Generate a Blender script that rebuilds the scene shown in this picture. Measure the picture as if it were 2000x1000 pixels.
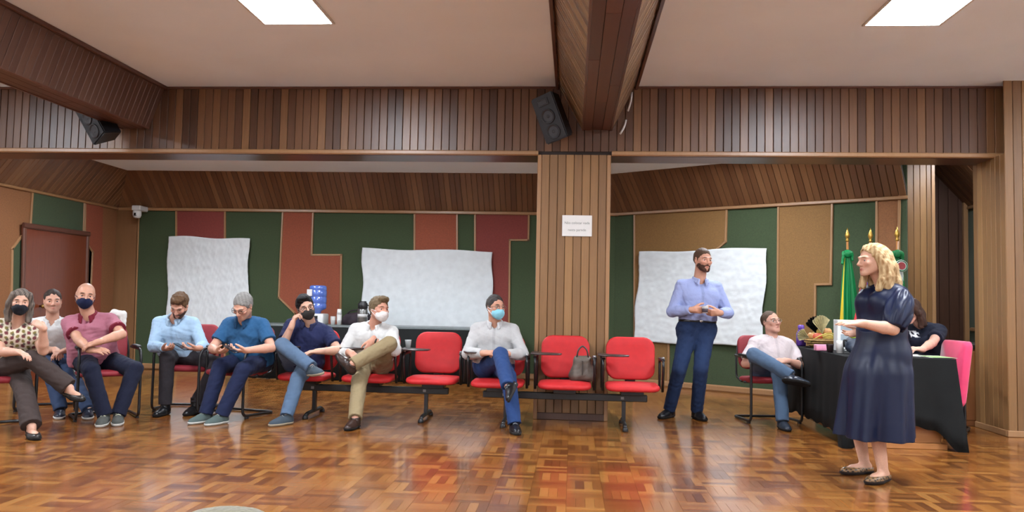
import bpy, bmesh, math, random
import numpy as np
from mathutils import Matrix, Vector
for _o in list(bpy.data.objects):
    bpy.data.objects.remove(_o)
random.seed(7); np.random.seed(7)
scene = bpy.context.scene
COL = scene.collection

# ---------------------------------------------------------------- camera, world, exposure
cam_data = bpy.data.cameras.new('camera'); cam = bpy.data.objects.new('camera', cam_data); COL.objects.link(cam)
cam_data.sensor_fit = 'HORIZONTAL'; cam_data.sensor_width = 36.0; cam_data.lens = 27.9
cam_data.clip_start = 0.05; cam_data.clip_end = 100
_yaw, _pitch, _roll = math.atan(120/1550), math.atan(88/1550), math.radians(1.15)
_f = Vector((-math.sin(_yaw)*math.cos(_pitch), math.cos(_yaw)*math.cos(_pitch), math.sin(_pitch)))
_r = _f.cross(Vector((0, 0, 1))).normalized(); _u = _r.cross(_f)
_r2 = _r*math.cos(_roll) + _u*math.sin(_roll); _u2 = _u*math.cos(_roll) - _r*math.sin(_roll)
cam.matrix_world = Matrix(((_r2.x, _u2.x, -_f.x, 0), (_r2.y, _u2.y, -_f.y, 0), (_r2.z, _u2.z, -_f.z, 1.2), (0, 0, 0, 1)))
scene.camera = cam
world = bpy.data.worlds.new('world'); scene.world = world; world.use_nodes = True
world.node_tree.nodes['Background'].inputs[0].default_value = (0.55, 0.6, 0.7, 1)
world.node_tree.nodes['Background'].inputs[1].default_value = 0.05
scene.view_settings.view_transform = 'Standard'; scene.view_settings.look = 'None'
scene.view_settings.gamma = 1.0; scene.view_settings.use_curve_mapping = False
scene.view_settings.exposure = 0.47
PANEL_HALL = 66.0      # emission of the ceiling panels of the hall
PANEL_ALCOVE = 40.0     # emission of the ceiling panels behind the lintel

# ---------------------------------------------------------------- materials
ALBEDO = 0.78   # paint, cloth and wood reflect a little less than their look in the bright photograph
def lin(c, k=None):
    k = ALBEDO if k is None else k
    return tuple(k*((v/255)/12.92 if v/255 <= 0.04045 else ((v/255+0.055)/1.055)**2.4) for v in c)
MATS = {}
def nt_of(name):
    m = bpy.data.materials.new(name); m.use_nodes = True
    nt = m.node_tree; b = nt.nodes['Principled BSDF']
    return m, nt, b
def N(nt, t, **kw):
    n = nt.nodes.new(t)
    for k, v in kw.items(): setattr(n, k, v)
    return n
def plain(name, rgb, rough=0.5, metal=0.0, spec=0.5, var=0.12, nscale=30.0, bump=0.0, bscale=200.0, coat=0.0, alpha=None, trans=0.0, sheen=0.0, sub=0.0, alb=None):
    """solid colour with a little procedural mottling and fine bump"""
    if name in MATS: return MATS[name]
    m, nt, b = nt_of(name)
    c = lin(rgb, alb)
    tc = N(nt, 'ShaderNodeTexCoord')
    no = N(nt, 'ShaderNodeTexNoise'); no.inputs['Scale'].default_value = nscale; no.inputs['Detail'].default_value = 4
    nt.links.new(tc.outputs['Object'], no.inputs['Vector'])
    cr = N(nt, 'ShaderNodeValToRGB')
    cr.color_ramp.elements[0].position = 0.3; cr.color_ramp.elements[1].position = 0.7
    cr.color_ramp.elements[0].color = (*[v*(1-var) for v in c], 1)
    cr.color_ramp.elements[1].color = (*[min(1, v*(1+var)) for v in c], 1)
    nt.links.new(no.outputs['Fac'], cr.inputs['Fac']); nt.links.new(cr.outputs['Color'], b.inputs['Base Color'])
    b.inputs['Roughness'].default_value = rough; b.inputs['Metallic'].default_value = metal
    b.inputs['Specular IOR Level'].default_value = spec
    b.inputs['Coat Weight'].default_value = coat; b.inputs['Transmission Weight'].default_value = trans
    if sheen: b.inputs['Sheen Weight'].default_value = sheen
    if sub:
        b.inputs['Subsurface Weight'].default_value = sub; b.inputs['Subsurface Radius'].default_value = (0.01, 0.004, 0.002); b.inputs['Subsurface Scale'].default_value = 1.0
    if bump:
        n2 = N(nt, 'ShaderNodeTexNoise'); n2.inputs['Scale'].default_value = bscale; n2.inputs['Detail'].default_value = 3
        nt.links.new(tc.outputs['Object'], n2.inputs['Vector'])
        bp = N(nt, 'ShaderNodeBump'); bp.inputs['Strength'].default_value = bump; bp.inputs['Distance'].default_value = 0.002
        nt.links.new(n2.outputs['Fac'], bp.inputs['Height']); nt.links.new(bp.outputs['Normal'], b.inputs['Normal'])
    MATS[name] = m
    return m
def emit(name, rgb, s):
    m, nt, b = nt_of(name)
    b.inputs['Base Color'].default_value = (*lin(rgb), 1)
    b.inputs['Emission Color'].default_value = (*lin(rgb, 1), 1); b.inputs['Emission Strength'].default_value = s
    return m
def wood(name, cols, rough=0.35, along='Z', grain=1.0, coat=0.0, spec=0.5, attr=None, tone_w=0.72, alb=None):
    """plank wood: one tone per piece (object random or the 'tone' attribute) with grain along the piece"""
    if name in MATS: return MATS[name]
    m, nt, b = nt_of(name)
    tc = N(nt, 'ShaderNodeTexCoord')
    oi = N(nt, 'ShaderNodeObjectInfo')
    if attr:
        at = N(nt, 'ShaderNodeAttribute'); at.attribute_name = attr; tone = at.outputs['Fac']
    else:
        tone = oi.outputs['Random']
    mp = N(nt, 'ShaderNodeMapping')
    sc = {'Z': (60, 60, 3), 'X': (3, 60, 60), 'Y': (60, 3, 60)}[along]
    mp.inputs['Scale'].default_value = [v*grain for v in sc]
    cmb = N(nt, 'ShaderNodeCombineXYZ')
    mul = N(nt, 'ShaderNodeMath', operation='MULTIPLY'); mul.inputs[1].default_value = 37.0
    nt.links.new(tone, mul.inputs[0])
    for i in range(3): nt.links.new(mul.outputs[0], cmb.inputs[i])
    nt.links.new(tc.outputs['Object'], mp.inputs['Vector']); nt.links.new(cmb.outputs[0], mp.inputs['Location'])
    no = N(nt, 'ShaderNodeTexNoise'); no.inputs['Scale'].default_value = 1.0; no.inputs['Detail'].default_value = 6; no.inputs['Roughness'].default_value = 0.65
    no.inputs['Distortion'].default_value = 0.4
    nt.links.new(mp.outputs[0], no.inputs['Vector'])
    a = N(nt, 'ShaderNodeMath', operation='MULTIPLY'); a.inputs[1].default_value = tone_w; nt.links.new(tone, a.inputs[0])
    g = N(nt, 'ShaderNodeMath', operation='MULTIPLY_ADD'); g.inputs[1].default_value = (1-tone_w)*1.6; nt.links.new(no.outputs['Fac'], g.inputs[0]); nt.links.new(a.outputs[0], g.inputs[2])
    sh = N(nt, 'ShaderNodeMath', operation='SUBTRACT'); nt.links.new(g.outputs[0], sh.inputs[0]); sh.inputs[1].default_value = (1-tone_w)*0.3
    cr = N(nt, 'ShaderNodeValToRGB')
    els = cr.color_ramp.elements
    while len(els) < len(cols): els.new(0.5)
    for i, c in enumerate(cols):
        els[i].position = i/(len(cols)-1); els[i].color = (*lin(c, alb), 1)
    nt.links.new(sh.outputs[0], cr.inputs['Fac']); nt.links.new(cr.outputs['Color'], b.inputs['Base Color'])
    b.inputs['Roughness'].default_value = rough; b.inputs['Coat Weight'].default_value = coat; b.inputs['Coat Roughness'].default_value = 0.12
    b.inputs['Specular IOR Level'].default_value = spec
    bp = N(nt, 'ShaderNodeBump'); bp.inputs['Strength'].default_value = 0.12; bp.inputs['Distance'].default_value = 0.002
    nt.links.new(no.outputs['Fac'], bp.inputs['Height']); nt.links.new(bp.outputs['Normal'], b.inputs['Normal'])
    MATS[name] = m
    return m
def vcol(name, rough=0.5, bump=0.0, bscale=300.0, sub=0.0, spec=0.4, sheen=0.0, stretch=None):
    """takes its base colour from the mesh attribute 'col'"""
    if name in MATS: return MATS[name]
    m, nt, b = nt_of(name)
    at = N(nt, 'ShaderNodeAttribute'); at.attribute_name = 'col'
    tc = N(nt, 'ShaderNodeTexCoord')
    no = N(nt, 'ShaderNodeTexNoise'); no.inputs['Scale'].default_value = bscale; no.inputs['Detail'].default_value = 3
    src = tc.outputs['Object']
    if stretch:
        mp = N(nt, 'ShaderNodeMapping'); mp.inputs['Scale'].default_value = stretch; nt.links.new(src, mp.inputs['Vector']); src = mp.outputs[0]
    nt.links.new(src, no.inputs['Vector'])
    mr = N(nt, 'ShaderNodeMapRange'); mr.inputs['From Min'].default_value = 0.3; mr.inputs['From Max'].default_value = 0.7
    mr.inputs['To Min'].default_value = 0.88; mr.inputs['To Max'].default_value = 1.1
    nt.links.new(no.outputs['Fac'], mr.inputs['Value'])
    mx = N(nt, 'ShaderNodeVectorMath', operation='SCALE'); nt.links.new(at.outputs['Color'], mx.inputs[0]); nt.links.new(mr.outputs[0], mx.inputs['Scale'])
    nt.links.new(mx.outputs[0], b.inputs['Base Color'])
    b.inputs['Roughness'].default_value = rough; b.inputs['Specular IOR Level'].default_value = spec
    if sheen: b.inputs['Sheen Weight'].default_value = sheen
    if sub:
        b.inputs['Subsurface Weight'].default_value = sub; b.inputs['Subsurface Radius'].default_value = (0.012, 0.004, 0.002); b.inputs['Subsurface Scale'].default_value = 1.0
    if bump:
        bp = N(nt, 'ShaderNodeBump'); bp.inputs['Strength'].default_value = bump; bp.inputs['Distance'].default_value = 0.003
        nt.links.new(no.outputs['Fac'], bp.inputs['Height']); nt.links.new(bp.outputs['Normal'], b.inputs['Normal'])
    MATS[name] = m
    return m

# ---------------------------------------------------------------- object helpers
def empty(name, label, cat, loc, rz=0.0, group=None):
    o = bpy.data.objects.new(name, None); COL.objects.link(o); o.empty_display_size = 0.1
    o.location = loc; o.rotation_euler = (0, 0, rz); o['label'] = label; o['category'] = cat
    if group: o['group'] = group
    return o
def tag(o, label, cat, group=None):
    o['label'] = label; o['category'] = cat
    if group: o['group'] = group
    return o
def link(name, mesh, mat=None, parent=None, kind=None, loc=None):
    o = bpy.data.objects.new(name, mesh); COL.objects.link(o)
    if mat is not None and not mesh.materials: mesh.materials.append(mat)
    if parent is not None: o.parent = parent
    if kind: o['kind'] = kind
    if loc is not None: o.location = loc
    return o
def pyd(verts, faces, smooth=False, name='m'):
    me = bpy.data.meshes.new(name); me.from_pydata([tuple(v) for v in verts], [], faces); me.update()
    if smooth: me.polygons.foreach_set('use_smooth', [True]*len(me.polygons))
    return me
def fix(me):
    bm = bmesh.new(); bm.from_mesh(me); bmesh.ops.recalc_face_normals(bm, faces=bm.faces); bm.to_mesh(me); bm.free(); return me
def box_me(x0, x1, y0, y1, z0, z1, bev=0.0, seg=1):
    bm = bmesh.new(); bmesh.ops.create_cube(bm, size=1.0)
    for v in bm.verts:
        v.co = Vector(((x0+x1)/2+v.co.x*(x1-x0), (y0+y1)/2+v.co.y*(y1-y0), (z0+z1)/2+v.co.z*(z1-z0)))
    if bev: bmesh.ops.bevel(bm, geom=list(bm.edges), offset=bev, segments=seg, affect='EDGES', profile=0.5)
    me = bpy.data.meshes.new('box'); bm.to_mesh(me); bm.free()
    if seg > 1: me.polygons.foreach_set('use_smooth', [True]*len(me.polygons))
    return me
def join_me(mes):
    bm = bmesh.new()
    for me in mes: bm.from_mesh(me)
    out = bpy.data.meshes.new('joined'); bm.to_mesh(out); bm.free()
    return out
def box(name, x0, x1, y0, y1, z0, z1, mat, parent=None, bev=0.0, seg=1, kind=None):
    return link(name, box_me(x0, x1, y0, y1, z0, z1, bev, seg), mat, parent, kind)
def fillet(pts, rad, n=5):
    pts = [Vector(p) for p in pts]; out = [pts[0]]
    for i in range(1, len(pts)-1):
        a, b, c = pts[i-1], pts[i], pts[i+1]
        u, v = (a-b), (c-b); r = min(rad, u.length*.45, v.length*.45)
        p0, p1 = b+u.normalized()*r, b+v.normalized()*r
        for k in range(n+1):
            t = k/n; out.append(p0*(1-t)**2 + b*2*t*(1-t) + p1*t*t)
    out.append(pts[-1]); return out
def tube_me(pts, r, n=8, rad=0.0, closed=False, flat=1.0):
    pts = fillet(pts, rad) if rad else [Vector(p) for p in pts]
    m = len(pts); rs = r if isinstance(r, (list, tuple)) else [r]*m
    if len(rs) != m: rs = list(np.interp(np.linspace(0, 1, m), np.linspace(0, 1, len(rs)), rs))
    V, Fc = [], []; up = None
    for i, p in enumerate(pts):
        if closed: t = (pts[(i+1) % m]-pts[i-1])
        else: t = pts[min(i+1, m-1)]-pts[max(i-1, 0)]
        t.normalize()
        if up is None:
            up = Vector((0, 0, 1)) if abs(t.z) < .9 else Vector((1, 0, 0))
        up = (up-t*up.dot(t))
        if up.length < 1e-5: up = t.orthogonal()
        up.normalize(); s = t.cross(up)
        for k in range(n):
            a = 2*math.pi*k/n
            V.append(p + (s*math.cos(a) + up*math.sin(a)*flat)*rs[i])
    rng = m if closed else m-1
    for i in range(rng):
        j = (i+1) % m
        for k in range(n):
            k2 = (k+1) % n
            Fc.append((i*n+k, i*n+k2, j*n+k2, j*n+k))
    if not closed:
        Fc.append(tuple(range(n-1, -1, -1))); Fc.append(tuple((m-1)*n+k for k in range(n)))
    me = pyd(V, Fc); fix(me)
    me.polygons.foreach_set('use_smooth', [len(p.vertices) == 4 for p in me.polygons])
    return me
def lathe_me(prof, n=20, c=(0, 0, 0), sx=1.0, sy=1.0):
    V, Fc = [], []
    for (r, z) in prof:
        for k in range(n):
            a = 2*math.pi*k/n; V.append((c[0]+r*math.cos(a)*sx, c[1]+r*math.sin(a)*sy, c[2]+z))
    for i in range(len(prof)-1):
        for k in range(n):
            k2 = (k+1) % n; Fc.append((i*n+k, i*n+k2, (i+1)*n+k2, (i+1)*n+k))
    Fc.append(tuple(range(n-1, -1, -1))); Fc.append(tuple((len(prof)-1)*n+k for k in range(n)))
    me = pyd(V, Fc); me.polygons.foreach_set('use_smooth', [len(p.vertices) == 4 for p in me.polygons])
    return me
def rrect(w, h, r, n=5):
    out = []
    for cx, cy, a0 in ((w/2-r, h/2-r, 0), (-w/2+r, h/2-r, 90), (-w/2+r, -h/2+r, 180), (w/2-r, -h/2+r, 270)):
        for k in range(n+1):
            a = math.radians(a0+90*k/n); out.append((cx+r*math.cos(a), cy+r*math.sin(a)))
    return out
def pad_me(outline, prof, fn=None):
    """stack of insets (scale, height) of an outline -> cushion; fn maps (u,v,h) to 3D"""
    V, Fc = [], []; n = len(outline); fn = fn or (lambda u, v, h: (u, v, h))
    for (s, h) in prof:
        for (u, v) in outline: V.append(fn(u*s, v*s, h))
    for i in range(len(prof)-1):
        for k in range(n):
            k2 = (k+1) % n; Fc.append((i*n+k, i*n+k2, (i+1)*n+k2, (i+1)*n+k))
    c0 = len(V); V.append(fn(0, 0, prof[0][1])); c1 = len(V); V.append(fn(0, 0, prof[-1][1]))
    for k in range(n):
        k2 = (k+1) % n; Fc.append((c0, k2, k)); Fc.append((c1, (len(prof)-1)*n+k, (len(prof)-1)*n+k2))
    return fix(pyd(V, Fc, True))
_plank_cache = {}; _plank_mat = {}
def plank_me(w, t, L, ch=0.004):
    """plank: width along x, thickness along y (front face at y=0, back at y=t), length along z from 0 to L; front edges chamfered"""
    key = (round(w, 4), round(t, 4), round(L, 3), round(ch, 4))
    if key not in _plank_cache:
        pr = [(-w/2, t), (-w/2, ch), (-w/2+ch, 0), (w/2-ch, 0), (w/2, ch), (w/2, t)]
        V = [(x, y, z) for z in (0, L) for (x, y) in pr]
        Fc = [(k, (k+1) % 6, 6+(k+1) % 6, 6+k) for k in range(6)] + [(5, 4, 3, 2, 1, 0), (6, 7, 8, 9, 10, 11)]
        _plank_cache[key] = fix(pyd(V, Fc, name='plank'))
    return _plank_cache[key]
def planks_on(parent, mat, o, u, v, count_w, width, length, thick=0.014, gap=0.004, name='plank', jitter=True, lens=None):
    """planks standing side by side: o corner, u direction of the row, v direction of the planks; front faces towards u x v"""
    o, u, v = Vector(o), Vector(u).normalized(), Vector(v).normalized(); nrm = u.cross(v)   # outward front
    out = []
    for i in range(count_w):
        L = lens(i) if lens else length
        key = (round(width-gap, 4), round(thick, 4), round(L, 3), mat.name)
        if key not in _plank_mat:
            me = plank_me(width-gap, thick, L).copy(); me.materials.clear(); me.materials.append(mat); _plank_mat[key] = me
        me = _plank_mat[key]
        ob = bpy.data.objects.new(name, me); COL.objects.link(ob); ob.parent = parent
        p = o + u*(width*(i+.5)) + nrm*(random.uniform(-.0015, .0015) if jitter else 0)
        # local x -> u, local y -> -nrm, local z -> v
        ob.matrix_world = Matrix(((u.x, -nrm.x, v.x, p.x), (u.y, -nrm.y, v.y, p.y), (u.z, -nrm.z, v.z, p.z), (0, 0, 0, 1)))
        out.append(ob)
    return out
def bar_me(p, q, n, w, d):
    """strip of width w lying on a plane with normal n, rising d above it, slightly rounded"""
    p, q, n = Vector(p), Vector(q), Vector(n).normalized(); t = (q-p).normalized(); s = n.cross(t)
    pr = [(-w/2, -.002), (-w/2, d*.6), (-w*.3, d), (w*.3, d), (w/2, d*.6), (w/2, -.002)]
    V = [e + s*a + n*b for e in (p-t*w*.4, q+t*w*.4) for (a, b) in pr]
    Fc = [(k, (k+1) % 6, 6+(k+1) % 6, 6+k) for k in range(6)] + [(5, 4, 3, 2, 1, 0), (6, 7, 8, 9, 10, 11)]
    return fix(pyd(V, Fc))
def prism_me(poly, n, t, off=0.0):
    n = Vector(n).normalized(); A = [Vector(p)+n*(off+t) for p in poly]; B = [Vector(p)+n*off for p in poly]; m = len(poly)
    return fix(pyd(A+B, [tuple(range(m)), tuple(range(2*m-1, m-1, -1))]+[(k, (k+1) % m, m+(k+1) % m, m+k) for k in range(m)]))

# ================================================================ THE HALL
W_BEAM = wood('wood_lintel', [(62, 40, 26), (94, 62, 40), (116, 80, 52), (150, 110, 70)], rough=0.38)
W_COL = wood('wood_column', [(112, 80, 48), (142, 104, 63), (168, 127, 79)], rough=0.4, tone_w=0.62)
W_SOF = wood('wood_soffit', [(98, 64, 42), (120, 82, 53), (142, 102, 68)], rough=0.35)
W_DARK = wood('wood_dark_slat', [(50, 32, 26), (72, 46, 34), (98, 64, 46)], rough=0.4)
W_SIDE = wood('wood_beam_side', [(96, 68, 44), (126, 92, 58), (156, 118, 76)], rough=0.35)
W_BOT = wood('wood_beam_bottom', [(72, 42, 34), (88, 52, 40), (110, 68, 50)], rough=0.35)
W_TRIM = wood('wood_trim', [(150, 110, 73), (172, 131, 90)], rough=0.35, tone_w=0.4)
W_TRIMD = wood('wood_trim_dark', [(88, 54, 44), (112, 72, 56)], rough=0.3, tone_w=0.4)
W_DOOR = wood('wood_door', [(104, 50, 32), (124, 62, 38), (140, 74, 46)], rough=0.25, tone_w=0.5, coat=0.3)
W_PANEL = wood('wood_corner_panel', [(120, 84, 53), (140, 102, 66)], rough=0.4, tone_w=0.4)
W_BACK = plain('backing_dark', (40, 26, 20), 0.8)
FLOORC = [(90, 50, 24), (126, 74, 32), (150, 92, 40), (166, 108, 48), (186, 130, 66)]
W_FLOOR = wood('parquet_piece', FLOORC, rough=0.2, coat=0.35, grain=1.6, tone_w=0.78, alb=.68)
W_FLOOR2 = wood('parquet_far', FLOORC, rough=0.2, coat=0.35, attr='tone', grain=1.6, tone_w=0.78, alb=.68)
PLASTER = plain('plaster_ceiling', (226, 236, 242), 0.85, alb=1.0, var=0.03, nscale=1.2, bump=0.1, bscale=40)
GREEN = plain('felt_green', (56, 72, 42), 0.9, var=0.16, nscale=60, bump=0.3, bscale=400, sheen=0.15)
REDB = plain('felt_red_brown', (146, 74, 48), 0.85, var=0.14, nscale=50, bump=0.3, bscale=400)
RED = plain('felt_dark_red', (128, 54, 46), 0.85, var=0.14, nscale=50, bump=0.3, bscale=400)
OLIVE = plain('felt_olive_brown', (132, 96, 50), 0.85, var=0.2, nscale=90, bump=0.3, bscale=400)
BROWN = plain('felt_brown', (140, 92, 54), 0.85, var=0.15, nscale=60, bump=0.3, bscale=300)
CEIL_Z, BEAM_Z, BEAM_Y, ALC_Z, BACK_Y, LEFT_X = 3.45, 2.73, 8.2, 3.1, 12.25, -7.35
X0, X1, Y0 = -9.0, 7.6, -3.6

# ---------------- floor: sub-floor slab, basket-weave parquet slats
floor = box('floor', X0, X1, Y0, 13.2, -0.10, -0.006, W_BACK, kind='structure')
CELL = 0.227; SL = CELL/4
cells = []
for i in range(int(-8.4/CELL), int(7.4/CELL)):
    for j in range(int(3.0/CELL), int(12.4/CELL)):
        cells.append((i, j))
slats = []
for (i, j) in cells:
    cx, cy = -0.02+i*CELL, 4.30+(j-19)*CELL
    for k in range(4):
        if (i+j) % 2: slats.append((cx+SL*k, cx+SL*(k+1), cy, cy+CELL, 'Y'))
        else: slats.append((cx, cx+CELL, cy+SL*k, cy+SL*(k+1), 'X'))
def big_in_view(s):
    y = s[2]; x = (s[0]+s[1])/2
    return y > 4.36 and -0.70 < x/y < 0.545
vis = sorted([s for s in slats if big_in_view(s)], key=lambda s: s[2])[:300]
vset = set(vis)
_sm = {}
def slat_me(ax):
    if ax not in _sm:
        g = 0.0006; a, b = (SL/2-g, CELL/2-g) if ax == 'Y' else (CELL/2-g, SL/2-g); c = 0.00005
        V = [(-a, -b, -.006), (a, -b, -.006), (a, b, -.006), (-a, b, -.006), (-a, -b, -c), (a, -b, -c), (a, b, -c), (-a, b, -c),
             (-a+c, -b+c, 0), (a-c, -b+c, 0), (a-c, b-c, 0), (-a+c, b-c, 0)]
        Fc = [(8, 9, 10, 11)] + [(k, (k+1) % 4, 4+(k+1) % 4, 4+k) for k in range(4)] + [(4+k, 4+(k+1) % 4, 8+(k+1) % 4, 8+k) for k in range(4)]
        me = pyd(V, Fc, name='slat'); me.materials.append(wood('parquet_piece_'+ax, FLOORC, rough=0.2, coat=0.35, grain=1.6, tone_w=0.78, alb=.68, along=ax)); _sm[ax] = me
    return _sm[ax]
for s in vis:
    o = bpy.data.objects.new('parquet_slat', slat_me(s[4])); COL.objects.link(o); o.parent = floor
    o.location = ((s[0]+s[1])/2, (s[2]+s[3])/2, random.uniform(-.0003, .0003))
V, Fc, tones = [], [], []
rng = np.random.default_rng(3)
for s in slats:
    if s in vset: continue
    g = 0.0006; x0, x1, y0, y1 = s[0]+g, s[1]-g, s[2]+g, s[3]-g; n = len(V); z = rng.uniform(-.0003, .0003)
    V += [(x0, y0, -.006), (x1, y0, -.006), (x1, y1, -.006), (x0, y1, -.006), (x0, y0, z), (x1, y0, z), (x1, y1, z), (x0, y1, z)]
    Fc += [(n+4, n+5, n+6, n+7)] + [(n+k, n+(k+1) % 4, n+4+(k+1) % 4, n+4+k) for k in range(4)]
    tones += [float(rng.random())]*5
me = pyd(V, Fc, name='parquet_rest')
a = me.attributes.new('tone', 'FLOAT', 'FACE'); a.data.foreach_set('value', tones)
link('parquet_slats_beyond', me, W_FLOOR2, floor, 'stuff')
box('floor', X0, X1, Y0, 3.0, -0.006, 0.0, W_FLOOR, kind='structure')

# ---------------- ceilings
ceiling = box('ceiling', X0, X1, Y0, BEAM_Y+.1, CEIL_Z, CEIL_Z+.1, PLASTER, kind='structure')
box('ceiling', X0, X1, BEAM_Y+.4, 13.2, ALC_Z, ALC_Z+.1, PLASTER, kind='structure')

# ---------------- enclosing walls of the hall (outside the picture) and of the alcove
HALLW = plain('plaster_hall_wall', (226, 224, 222), 0.8, alb=1.0, var=0.05, nscale=3)
box('wall_front', X0, X1, Y0-.1, Y0, 0, CEIL_Z, HALLW, kind='structure')
box('wall_right', X1, X1+.1, Y0, 8.6, 0, CEIL_Z, HALLW, kind='structure')
box('wall_left', X0-.1, X0, Y0, 8.6, 0, CEIL_Z, HALLW, kind='structure')
wall_back = box('wall_back', X0, 0.75, BACK_Y, BACK_Y+.1, 0, ALC_Z, GREEN, kind='structure')
wall_alcove = box('wall_left', LEFT_X-.1, LEFT_X, 8.6, BACK_Y, 0, ALC_Z, BROWN, kind='structure')
DA, DB = Vector((0.62, 12.26, 0)), Vector((4.06, 10.0, 0))
dd = (DB-DA).normalized(); dn = Vector((0, 0, 1)).cross(dd)*-1     # normal into the room
if dn.y > 0: dn = -dn
wall_diag = link('wall_right', prism_me([DA-dn*0, DB-dn*0, DB+Vector((0, 0, ALC_Z)), DA+Vector((0, 0, ALC_Z))], -dn, .1), GREEN, kind='structure')
RIGHT_X = 5.25
wall_r2 = box('wall_right', RIGHT_X, RIGHT_X+.1, 8.6, 11.2, 0, ALC_Z, GREEN, kind='structure')

# ---------------- lintel beam across the room with standing planks
beam = box('beam', X0, X1, BEAM_Y+.014, BEAM_Y+.4, BEAM_Z, CEIL_Z+.02, W_BACK, kind='structure')
planks_on(beam, W_BEAM, (-6.75, BEAM_Y, BEAM_Z+.035), (1, 0, 0), (0, 0, 1), 137, .0835, CEIL_Z-BEAM_Z-.05)
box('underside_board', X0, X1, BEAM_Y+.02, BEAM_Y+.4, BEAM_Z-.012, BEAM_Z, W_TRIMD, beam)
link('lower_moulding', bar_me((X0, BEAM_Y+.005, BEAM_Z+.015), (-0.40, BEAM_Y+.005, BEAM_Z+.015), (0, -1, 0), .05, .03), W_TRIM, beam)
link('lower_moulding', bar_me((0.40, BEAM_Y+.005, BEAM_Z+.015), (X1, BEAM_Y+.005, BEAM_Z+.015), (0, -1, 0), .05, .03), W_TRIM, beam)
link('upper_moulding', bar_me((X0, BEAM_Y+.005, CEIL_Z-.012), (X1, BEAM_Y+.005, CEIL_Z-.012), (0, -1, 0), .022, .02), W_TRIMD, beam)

# ---------------- column in the middle
CX0, CX1 = -0.385, 0.372
column = box('column', CX0+.014, CX1-.014, BEAM_Y+.014, BEAM_Y+.55, 0, BEAM_Z, W_BACK, kind='structure')
cw = (CX1-CX0-.08)/8
planks_on(column, W_COL, (CX0+.04, BEAM_Y, 0.07), (1, 0, 0), (0, 0, 1), 8, cw, BEAM_Z-.07)
for x in (CX0+.02, CX1-.02): box('corner_strip', x-.021, x+.021, BEAM_Y-.012, BEAM_Y+.03, 0.0, BEAM_Z, W_TRIM, column, .006)
planks_on(column, W_COL, (CX0, BEAM_Y+.55, 0.0), (0, -1, 0), (0, 0, 1), 6, .52/6, BEAM_Z)
planks_on(column, W_COL, (CX1, BEAM_Y+.03, 0.0), (0, 1, 0), (0, 0, 1), 6, .52/6, BEAM_Z)
box('plinth_board', CX0+.03, CX1-.03, BEAM_Y-.008, BEAM_Y+.02, 0, .07, W_DARK, column, .004)

# ---------------- pillar at the right edge
PX, PY = 4.17, 8.0
pillar = box('pillar', PX+.014, 5.6, PY+.014, BEAM_Y+.42, 0, BEAM_Z, W_BACK, kind='structure')
planks_on(pillar, W_COL, (PX, PY, .06), (1, 0, 0), (0, 0, 1), 16, .0835, BEAM_Z+.66)
planks_on(pillar, W_COL, (PX, BEAM_Y+.42, .06), (0, -1, 0), (0, 0, 1), 7, .62/7, BEAM_Z-.06)
box('baseboard', PX-.012, 5.6, PY-.012, PY+.02, 0, .06, W_TRIM, pillar, .005)
box('baseboard', PX-.012, PX+.02, PY+.022, BEAM_Y+.42, 0, .06, W_TRIM, pillar, .005)

# ---------------- two hanging beams running towards the viewer
def hanging_beam(tx0, tx1, bx0, bx1, zb, yn, W_SIDE=W_SIDE):
    yf = BEAM_Y-.002
    pr = [(tx0, CEIL_Z+.02), (tx1, CEIL_Z+.02), (bx1-.012, zb+.012), (bx0+.012, zb+.012)]
    V = [(x, y, z) for y in (Y0, yf) for (x, z) in [(tx0+.012, CEIL_Z+.02), (tx1-.012, CEIL_Z+.02), (bx1-.012, zb+.012), (bx0+.012, zb+.012)]]
    b = link('beam', fix(pyd(V, [(0, 1, 2, 3), (7, 6, 5, 4)]+[(k, (k+1) % 4, 4+(k+1) % 4, 4+k) for k in range(4)])), W_BACK, kind='structure')
    p = .0835; n = int((yf-yn)/p)
    Ls = math.hypot(tx0-bx0, CEIL_Z-zb)
    # left face: front = u x v must look to -x ; u = -y, v from bottom edge up
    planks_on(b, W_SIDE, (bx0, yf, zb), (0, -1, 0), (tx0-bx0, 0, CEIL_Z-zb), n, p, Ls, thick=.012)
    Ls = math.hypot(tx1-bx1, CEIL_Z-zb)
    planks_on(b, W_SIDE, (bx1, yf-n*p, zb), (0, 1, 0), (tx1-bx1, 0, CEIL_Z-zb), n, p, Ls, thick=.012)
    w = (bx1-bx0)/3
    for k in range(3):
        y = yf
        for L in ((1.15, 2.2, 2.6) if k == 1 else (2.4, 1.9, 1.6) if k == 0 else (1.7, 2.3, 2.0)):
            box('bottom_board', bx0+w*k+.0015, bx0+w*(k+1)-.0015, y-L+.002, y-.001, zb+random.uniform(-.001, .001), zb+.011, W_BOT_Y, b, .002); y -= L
    for tx in (tx0, tx1):
        sgn = -1 if tx == tx0 else 1
        box('top_moulding', min(tx, tx+.03*sgn), max(tx, tx+.03*sgn), yn, yf, CEIL_Z-.04, CEIL_Z, W_TRIMD, b, .004)
    for bx_, sgn in ((bx0, -1), (bx1, 1)):
        box('bottom_moulding', min(bx_, bx_-.02*sgn), max(bx_, bx_-.02*sgn)+.001, yn, yf-.001, zb-.008, zb+.02, W_TRIMD, b, .003)
    return b
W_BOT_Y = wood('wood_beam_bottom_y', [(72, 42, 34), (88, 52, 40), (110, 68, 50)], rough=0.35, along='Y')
hanging_beam(-0.18, 0.61, 0.07, 0.38, 2.99, 2.6)
hanging_beam(-5.24, -4.45, -4.93, -4.61, 2.99, 2.6, wood('wood_left_beam', [(82, 54, 44), (98, 68, 54), (112, 80, 64)], rough=0.4, tone_w=.5))

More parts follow.
